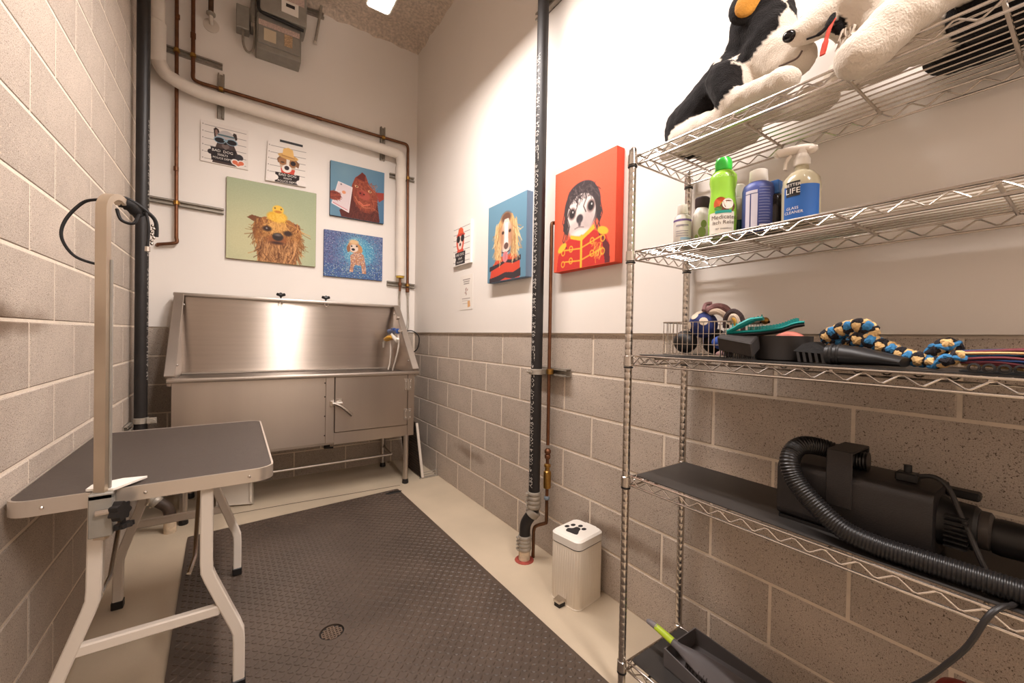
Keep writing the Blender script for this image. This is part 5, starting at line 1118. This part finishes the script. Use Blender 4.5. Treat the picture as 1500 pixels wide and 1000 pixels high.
MB().lathe([(.030, 0), (.038, .004), (.038, .018), (.032, .022)], ((DX0+DX1)/2+.01, DY0-.05, z4+.078), (0, -1, 0), 22).build('collar', mat('dryer_collar', (66, 60, 56), .5), D)
MB().lathe([(.034, 0), (.036, .01), (.030, .17), (.027, .175)], ((DX0+DX1)/2+.012, DY0-.072, z4+.072), (0, -1, .0), 22).build('nose_cone', M_BLACK, D)
MB().box(1.29, DY0-.05, z4+.125, 1.32, DY0, z4+.142, .003).build('bracket', M_BLACK, D)
sw = MB().box(1.225, .225, z4+DH, 1.255, .262, z4+DH+.020, .003).cyl((1.24, .243, z4+DH+.018), (1.24, .243, z4+DH+.036), .007, 12); sw.build('switch', M_BLACK, D)
MB().tube([(1.228, .243+.0*k, z4+DH+.004) for k in range(2)]+[(1.252, .243, z4+DH+.004)], .012, 10).build('switch_ring', M_CHROME, D)
def corr(path, r_, pitch, m, nm, parent):
    C_ = spline(path, 24); cum = [0]
    for a_, b_ in zip(C_[:-1], C_[1:]): cum.append(cum[-1]+(b_-a_).length)
    N_ = int(cum[-1]/(pitch/6)); out = []; rs = []; k = 0
    for i in range(N_+1):                                  # even steps along the hose so every rib has the same width
        s_ = cum[-1]*i/N_
        while k < len(C_)-2 and cum[k+1] < s_: k += 1
        out.append(C_[k].lerp(C_[k+1], (s_-cum[k])/max(1e-9, cum[k+1]-cum[k]))); rs.append(r_*(1+.05*math.cos(2*PI*i/6)))
    return MB().tube(out, rs, 18).build(nm, m, parent, smooth=70)
HS = root('dryer_hose', (1.15, .25, z4), 'black corrugated hose looped over the dryer and along the shelf', 'hose')
corr([(1.245, .312, z4+.1735), (1.243, .350, z4+.1735), (1.228, .398, z4+.190), (1.185, .432, z4+.192), (1.148, .440, z4+.160), (1.138, .423, z4+.118), (1.134, .382, z4+.075), (1.132, .325, z4+.036), (1.133, .265, z4+.0245), (1.136, .200, z4+.0235), (1.14, .12, z4+.0235), (1.143, .03, z4+.0235), (1.145, -.08, z4+.0235), (1.15, -.18, z4+.0235)], .0215, .0062, mat('hose_black', (24, 22, 22), .32), 'tube', HS)
cm_ = mat('cable_black', (36, 33, 32), .45)
(MB().tube(spline([(1.24, .225, z4+.166), (1.235, .200, z4+.172), (1.225, .178, z4+.158), (1.215, .160, z4+.115), (1.200, .140, z4+.07), (1.19, .125, z4+.035), (1.185, .11, z4+.006)], 8), .0048, 10).build('cord', cm_, D))
tag(MB().tube(spline([(1.19, .075, z4+.005), (1.150, .078, z4+.006), (1.115, .083, z4+.006), (1.088, .092, z4+.008), (1.068, .105, z4-.010), (1.060, .125, .675), (1.06, .150, .625), (1.062, .175, .580), (1.064, .205, .535), (1.066, .25, .46), (1.07, .30, .36), (1.06, .33, .2), (1.05, .34, .02)], 8), .0045, 10).build('power_cord', cm_), 'grey black power cord hanging over the fourth shelf edge', 'cord')

# bottom shelf -----------------------------------------------------------
z5 = zt(4)
o = root('dustpan', (1.27, .62, z5), 'dark grey dustpan on the bottom shelf', 'dustpan')
dm = mat('dustpan_grey', (92, 88, 88), .45)
PB = [(1.18, .80), (1.36, .80), (1.385, .50), (1.16, .50)]
b = MB(); b.prism([(x, y, z5) for x, y in PB], (0, 0, .004)); b.build('pan', dm, o)
b = MB()
b.prism([(1.18, .80, z5), (1.16, .50, z5), (1.16, .50, z5+.02), (1.18, .80, z5+.06)], (.004, 0, 0)); b.build('side_wall', dm, o)
b = MB(); b.prism([(1.36, .80, z5), (1.385, .50, z5), (1.385, .50, z5+.02), (1.36, .80, z5+.06)], (-.004, 0, 0)); b.build('side_wall', dm, o)
b = MB(); b.prism([(1.18, .80, z5), (1.36, .80, z5), (1.36, .80, z5+.06), (1.18, .80, z5+.06)], (0, .004, 0)); b.build('rear_wall', dm, o)
o = root('hand_brush', (1.22, .72, z5), 'dark grey hand brush with lime green grip tipped out of the dustpan', 'brush')
hp = [Vector((1.200, .885, .216)), Vector((1.20, .86, .217)), Vector((1.20, .825, .212)), Vector((1.20, .79, .206)), Vector((1.205, .755, .196))]
def flatloft(P, W_, T_, m, nm, up=Vector((-.55, -.25, .8))):
    vs = []; n = 16
    for i, p in enumerate(P):
        t = (P[min(i+1, len(P)-1)]-P[max(i-1, 0)]).normalized(); u = t.cross(up).normalized(); v = u.cross(t)
        vs += [p+u*W_[i]*math.cos(2*PI*k/n)+v*T_[i]*math.sin(2*PI*k/n) for k in range(n)]
    fs = [(i*n+k, i*n+(k+1) % n, (i+1)*n+(k+1) % n, (i+1)*n+k) for i in range(len(P)-1) for k in range(n)]+[tuple(range(n)), tuple(range((len(P)-1)*n, len(P)*n))]
    return MB().add(vs, fs).build(nm, m, o)
flatloft([Vector((1.2, .887, .2165)), Vector((1.2, .882, .217)), Vector((1.2, .860, .217)), Vector((1.2, .845, .2155))], [.004, .0085, .0105, .0105], [.003, .005, .007, .008], mat('grip_grey', (120, 114, 116), .5), 'handle_tip')
flatloft([Vector((1.2, .850, .216)), Vector((1.2, .830, .213)), Vector((1.2, .80, .2085)), Vector((1.2, .785, .206))], [.0108, .0112, .0118, .012], [.0078, .0088, .009, .0085], mat('grip_lime', (176, 200, 48), .45), 'grip')
flatloft([Vector((1.2, .789, .206)), Vector((1.202, .765, .2)), Vector((1.206, .735, .194)), Vector((1.212, .70, .188)), Vector((1.222, .64, .178)), Vector((1.232, .58, .166)), Vector((1.236, .545, .16)), Vector((1.237, .535, .158))], [.012, .013, .021, .031, .037, .037, .028, .010], [.0075, .008, .009, .010, .011, .010, .009, .004], mat('brush_grey', (92, 88, 90), .4), 'head')
b = MB(); rg = random.Random(3)
for k in range(420):
    t = rg.random(); c = Vector((1.206, .735, .190)).lerp(Vector((1.236, .55, .158)), t); w_ = .026*math.sin(PI*(.15+.75*t)); x = (rg.random()*2-1)*w_
    p = c+Vector((x, .3*x, -.004)); b.cyl(p, p+Vector((x*.35-.012, .0, -.042-.006*rg.random())), .0011, 4)
q = b.build('bristles', mat('bristle_dark', (46, 40, 38), .7), o); q['kind'] = 'stuff'
o = root('red_canister', (1.215, .140, z5), 'red rounded canister on the bottom shelf at the right', 'canister')
MB().lathe([(.052, 0), (.056, .01), (.056, .325), (.052, .36), (.040, .383), (.02, .393), (.006, .395)], (1.215, .142, z5), n=30).build('body', mat('canister_red', (150, 40, 30), .45), o, smooth=50)
MB().box(1.185, .085, z5+.350, 1.245, .12, z5+.392, .010).build('cap', mat('canister_red2', (178, 58, 42), .4), o)
# ------------------------------------------------------------------ plush dogs (one continuous remeshed body each, colours by region)
def plush(name, label, prims, parts=None, voxel=.0075, base=None, recolor=None):
    # prims: (p0, p1, r0, r1, colour) round cones
    b = MB()
    for p0, p1, r0, r1, c in prims:
        p0, p1 = Vector(p0), Vector(p1); n = 7; d = p1-p0
        if d.length < 1e-4: b.sphere(p0, r0, 20, 14); continue
        prof = []; A = d.normalized()
        pts = [(r0*math.sin(t), -r0*math.cos(t)) for t in np.linspace(.05, PI/2, 7)]+[(r1*math.sin(t), d.length-r1*math.cos(t)) for t in np.linspace(PI/2, PI-.05, 7)]
        b.lathe(pts, p0, A, 20)
    tmp = b.build('tmp', M_WHITE, None, smooth=0)
    m = tmp.modifiers.new('r', 'REMESH'); m.mode = 'VOXEL'; m.voxel_size = voxel
    m = tmp.modifiers.new('s', 'SMOOTH'); m.factor = .5; m.iterations = 6
    bpy.context.view_layer.update()
    me = bpy.data.meshes.new_from_object(tmp.evaluated_get(bpy.context.evaluated_depsgraph_get()))
    bpy.data.objects.remove(tmp)
    V = np.empty(len(me.vertices)*3); me.vertices.foreach_get('co', V); V = V.reshape(-1, 3)
    best = np.full(len(V), 9.); colr = np.zeros((len(V), 3))
    for p0, p1, r0, r1, c in prims:
        p0, p1 = np.array(p0, float), np.array(p1, float); d = p1-p0; L2 = d@d+1e-9; t = np.clip(((V-p0)@d)/L2, 0, 1)
        dist = np.linalg.norm(V-p0-t[:, None]*d, axis=1)-(r0+(r1-r0)*t); k = dist < best; best[k] = dist[k]; colr[k] = lin(c)
    if recolor: colr = recolor(V, colr)
    # fuzzy nap
    N_ = np.empty(len(V)*3); me.vertices.foreach_get('normal', N_); N_ = N_.reshape(-1, 3)
    nz = np.array([mnoise.noise(Vector(v)*150)*.0016+mnoise.noise(Vector(v)*45)*.003 for v in V]); V2 = V+N_*nz[:, None]
    r = root(name, base, label, 'plush toy', 'plush dogs')
    me.vertices.foreach_set('co', (V2-np.array(base)).ravel().astype(np.float32)); me.update()
    a = me.color_attributes.new('paint', 'FLOAT_COLOR', 'POINT'); a.data.foreach_set('color', np.concatenate([colr, np.ones((len(V), 1))], 1).astype(np.float32).ravel())
    me.materials.clear(); me.materials.append(mat('plush_fur', (255, 255, 255), .95, attr='paint', bump=.7, bscale=260, sheen=.08, spec=.1)); me.shade_smooth(); me.name = 'body'
    o = bpy.data.objects.new('body', me); COL.objects.link(o); o.parent = r
    return r
WH, BK = (218, 206, 191), (26, 23, 23)
zs = TIERS[0]+.004
def rc1(V, c):
    w_, k = np.array(lin(WH)), np.array(lin(BK)); x, y, z = V.T
    body = (y > .60) & (z < 2.0); c[body & (z < 1.865) & (y < .79)] = w_      # white belly
    c[(y > .83) & (z < 1.845)] = w_
    head = ((y < .69) & (z > 2.035)) | ((y < .58) & (z > 1.90)) | ((y < .62) & (z > 1.99)); c[head] = w_
    for cx, cy, cz in ((1.217, .590, 2.083), (1.325, .515, 2.11)):            # black patch over each eye and cheek
        d = np.sqrt((x-cx)**2+(y-cy)**2+((z-cz)*.92)**2); c[head & (d < .086+.004*np.sin(z*90))] = k
    c[head & (y > .605) & (z > 2.075)] = k
    return c
d1 = plush('plush_dog', 'black and white plush dog with tan ears sitting at shelf end', [
    ((1.265, .795, 1.905), (1.265, .795, 1.905), .092, .092, BK), ((1.265, .785, 1.91), (1.255, .675, 2.005), .088, .070, BK),
    ((1.245, .645, 1.985), (1.235, .625, 1.94), .062, .055, WH), ((1.272, .655, 2.045), (1.272, .613, 2.095), .058, .06, WH),
    ((1.277, .592, 2.127), (1.277, .592, 2.127), .087, .087, BK), ((1.255, .562, 2.085), (1.245, .545, 2.05), .068, .062, WH),
    ((1.240, .523, 2.000), (1.238, .482, 1.956), .058, .046, WH), ((1.242, .533, 1.985), (1.236, .503, 1.952), .055, .047, WH), ((1.25, .575, 2.03), (1.24, .55, 2.01), .06, .055, WH),
    ((1.19, .655, 1.97), (1.172, .630, 1.905), .050, .040, BK), ((1.168, .618, 1.878), (1.140, .485, 1.860), .031, .030, WH), ((1.14, .478, 1.860), (1.14, .466, 1.856), .033, .032, WH),
    ((1.295, .60, 1.89), (1.285, .48, zs+.030), .036, .034, WH), ((1.28, .465, zs+.034), (1.28, .435, zs+.036), .038, .038, WH),
    ((1.215, .795, zs+.045), (1.185, .700, zs+.038), .050, .040, WH), ((1.18, .69, zs+.036), (1.185, .655, zs+.034), .038, .036, WH),
    ((1.335, .78, zs+.050), (1.33, .69, zs+.040), .052, .040, WH), ((1.33, .68, zs+.04), (1.32, .64, zs+.036), .040, .036, BK),
    ((1.235, .875, zs+.03), (1.24, .845, zs+.04), .026, .034, WH), ((1.275, .625, 1.90), (1.275, .70, 1.87), .07, .06, WH)],
    base=(1.25, .70, zs-.002), recolor=rc1)
def cap(name, parent, c, n_, r_, th, m, sx=1, sy=1):
    # shallow ear shell facing n_
    n_ = Vector(n_).normalized(); u = n_.orthogonal().normalized(); v = n_.cross(u); b = MB().sphere((0, 0, 0), 1, 18, 10); M_ = Matrix((u*r_*sx, v*r_*sy, n_*th)).transposed()
    b.v = [tuple(Vector(c)+M_ @ Vector(p)) for p in b.v]; return b.build(name, m, parent, smooth=60)
fb = mat('plush_black', BK, .95, sheen=.05, bump=.6, bscale=260); ft = mat('plush_tan', (196, 136, 48), .95, sheen=.2, bump=.5, bscale=200, var=.25, vscale=40)
for c, n_ in (((1.194, .594, 2.150), (-.8, -.5, -.12)), ((1.32, .57, 2.20), (-.5, -.6, .1))):
    e = cap('ear', d1, c, n_, .046, .014, fb, .95, 1.15); nv = Vector(n_).normalized(); cap('ear_lining', e, Vector(c)+nv*.011-EZ*.002, n_, .033, .008, ft, .9, 1.1)
gl = mat('toy_eye', (18, 16, 18), .12)
for c in ((1.205, .519, 2.046), (1.25, .475, 2.06)): MB().sphere(c, .010, 14, 8).build('eye', gl, d1)
MB().sphere((1.19, .428, 1.975), .015, 14, 8, 1, 1, .8).build('nose', gl, d1)
MB().tube(spline([(1.197, .508, 1.934), (1.191, .484, 1.929), (1.192, .464, 1.930), (1.196, .455, 1.945)], 5), .0024, 6).build('mouth', mat('stitch', (96, 80, 70), .9), d1)
def rc2(V, c):
    x, y, z = V.T; k = np.array(lin(BK)); w_ = np.array(lin(WH))
    return c
d2 = plush('plush_dog', 'shaggy white plush dog with red tongue and dark back lying over the shelf edge', [
    ((1.250, .335, 2.03), (1.250, .335, 2.03), .098, .098, WH), ((1.225, .36, 2.025), (1.165, .445, 1.972), .062, .030, WH), ((1.165, .445, 1.972), (1.162, .450, 1.969), .029, .028, WH),
    ((1.19, .380, 1.985), (1.185, .376, 1.945), .013, .013, BK), ((1.215, .362, 2.0), (1.208, .366, 1.950), .024, .019, WH), ((1.245, .32, 1.975), (1.235, .30, 1.945), .075, .06, WH),
    ((1.270, .25, 1.955), (1.27, .10, 1.94), .098, .100, WH), ((1.275, .10, 1.955), (1.28, -.10, 1.95), .105, .10, BK),
    ((1.30, .20, zs+.045), (1.30, .02, zs+.060), .048, .062, BK), ((1.285, .205, 1.905), (1.285, .06, 1.89), .07, .07, BK), ((1.29, -.08, zs+.07), (1.28, -.18, zs+.06), .072, .06, BK),
    ((1.150, .165, 1.925), (1.092, .235, 1.852), .052, .047, WH), ((1.090, .240, 1.85), (1.068, .285, 1.800), .046, .045, WH), ((1.066, .290, 1.798), (1.060, .300, 1.790), .046, .043, WH),
    ((1.28, .30, zs+.075), (1.235, .352, zs+.040), .052, .038, WH), ((1.235, .352, zs+.040), (1.215, .378, zs+.036), .038, .035, WH), ((1.25, .22, 1.885), (1.245, .30, 1.88), .06, .055, WH), ((1.18, .10, 1.92), (1.19, .03, 1.91), .05, .06, BK), ((1.335, .215, zs+.044), (1.33, .0, zs+.06), .042, .058, BK), ((1.225, .155, zs+.056), (1.22, -.06, zs+.062), .052, .062, BK)],
    base=(1.26, .15, zs-.002), recolor=rc2)
MB().sphere((1.140, .462, 1.962), .0155, 16, 10, 1, 1, .85).build('nose', gl, d2)
MB().tube(spline([(1.175, .379, 1.972), (1.163, .384, 1.950), (1.160, .389, 1.930), (1.160, .395, 1.903), (1.160, .398, 1.888)], 5), [.0050]*5+[.0065]*8+[.009]*5+[.008]*3, 8, flat=(1, .4)).build('tongue', mat('tongue_red', (206, 66, 44), .7), d2)
MB().tube(spline([(1.158, .431, 1.944), (1.160, .407, 1.942), (1.164, .390, 1.955), (1.172, .379, 1.986)], 5), [.0025]*5+[.0045]*5+[.007]*6, 8).build('lip', fb, d2)
for c in ((1.175, .365, 2.075), (1.232, .385, 2.09)): MB().sphere(c, .010, 14, 8).build('eye', gl, d2)
for c, n_ in (((1.215, .30, 2.12), (-.7, -.2, .2)), ((1.30, .31, 2.12), (-.4, .3, .2))): cap('ear', d2, c, n_, .042, .014, fb, .8, 1.2)
# long shaggy locks under the jaw and chest
rg = random.Random(9); b = MB()
for k in range(150):
    t = rg.random(); c = Vector((1.195+.05*rg.random(), .375-.13*t, 1.93+.03*rg.random())); b.tube([c, c+Vector((-.012, -.01+.02*rg.random(), -.014)), c+Vector((-.014, -.012+.03*rg.random(), -.03-.01*rg.random()))], [.004, .003, .0006], 5)
q = b.build('ruff_fur', mat('plush_cream', (214, 201, 184), .95, sheen=.3), d2); q['kind'] = 'stuff'
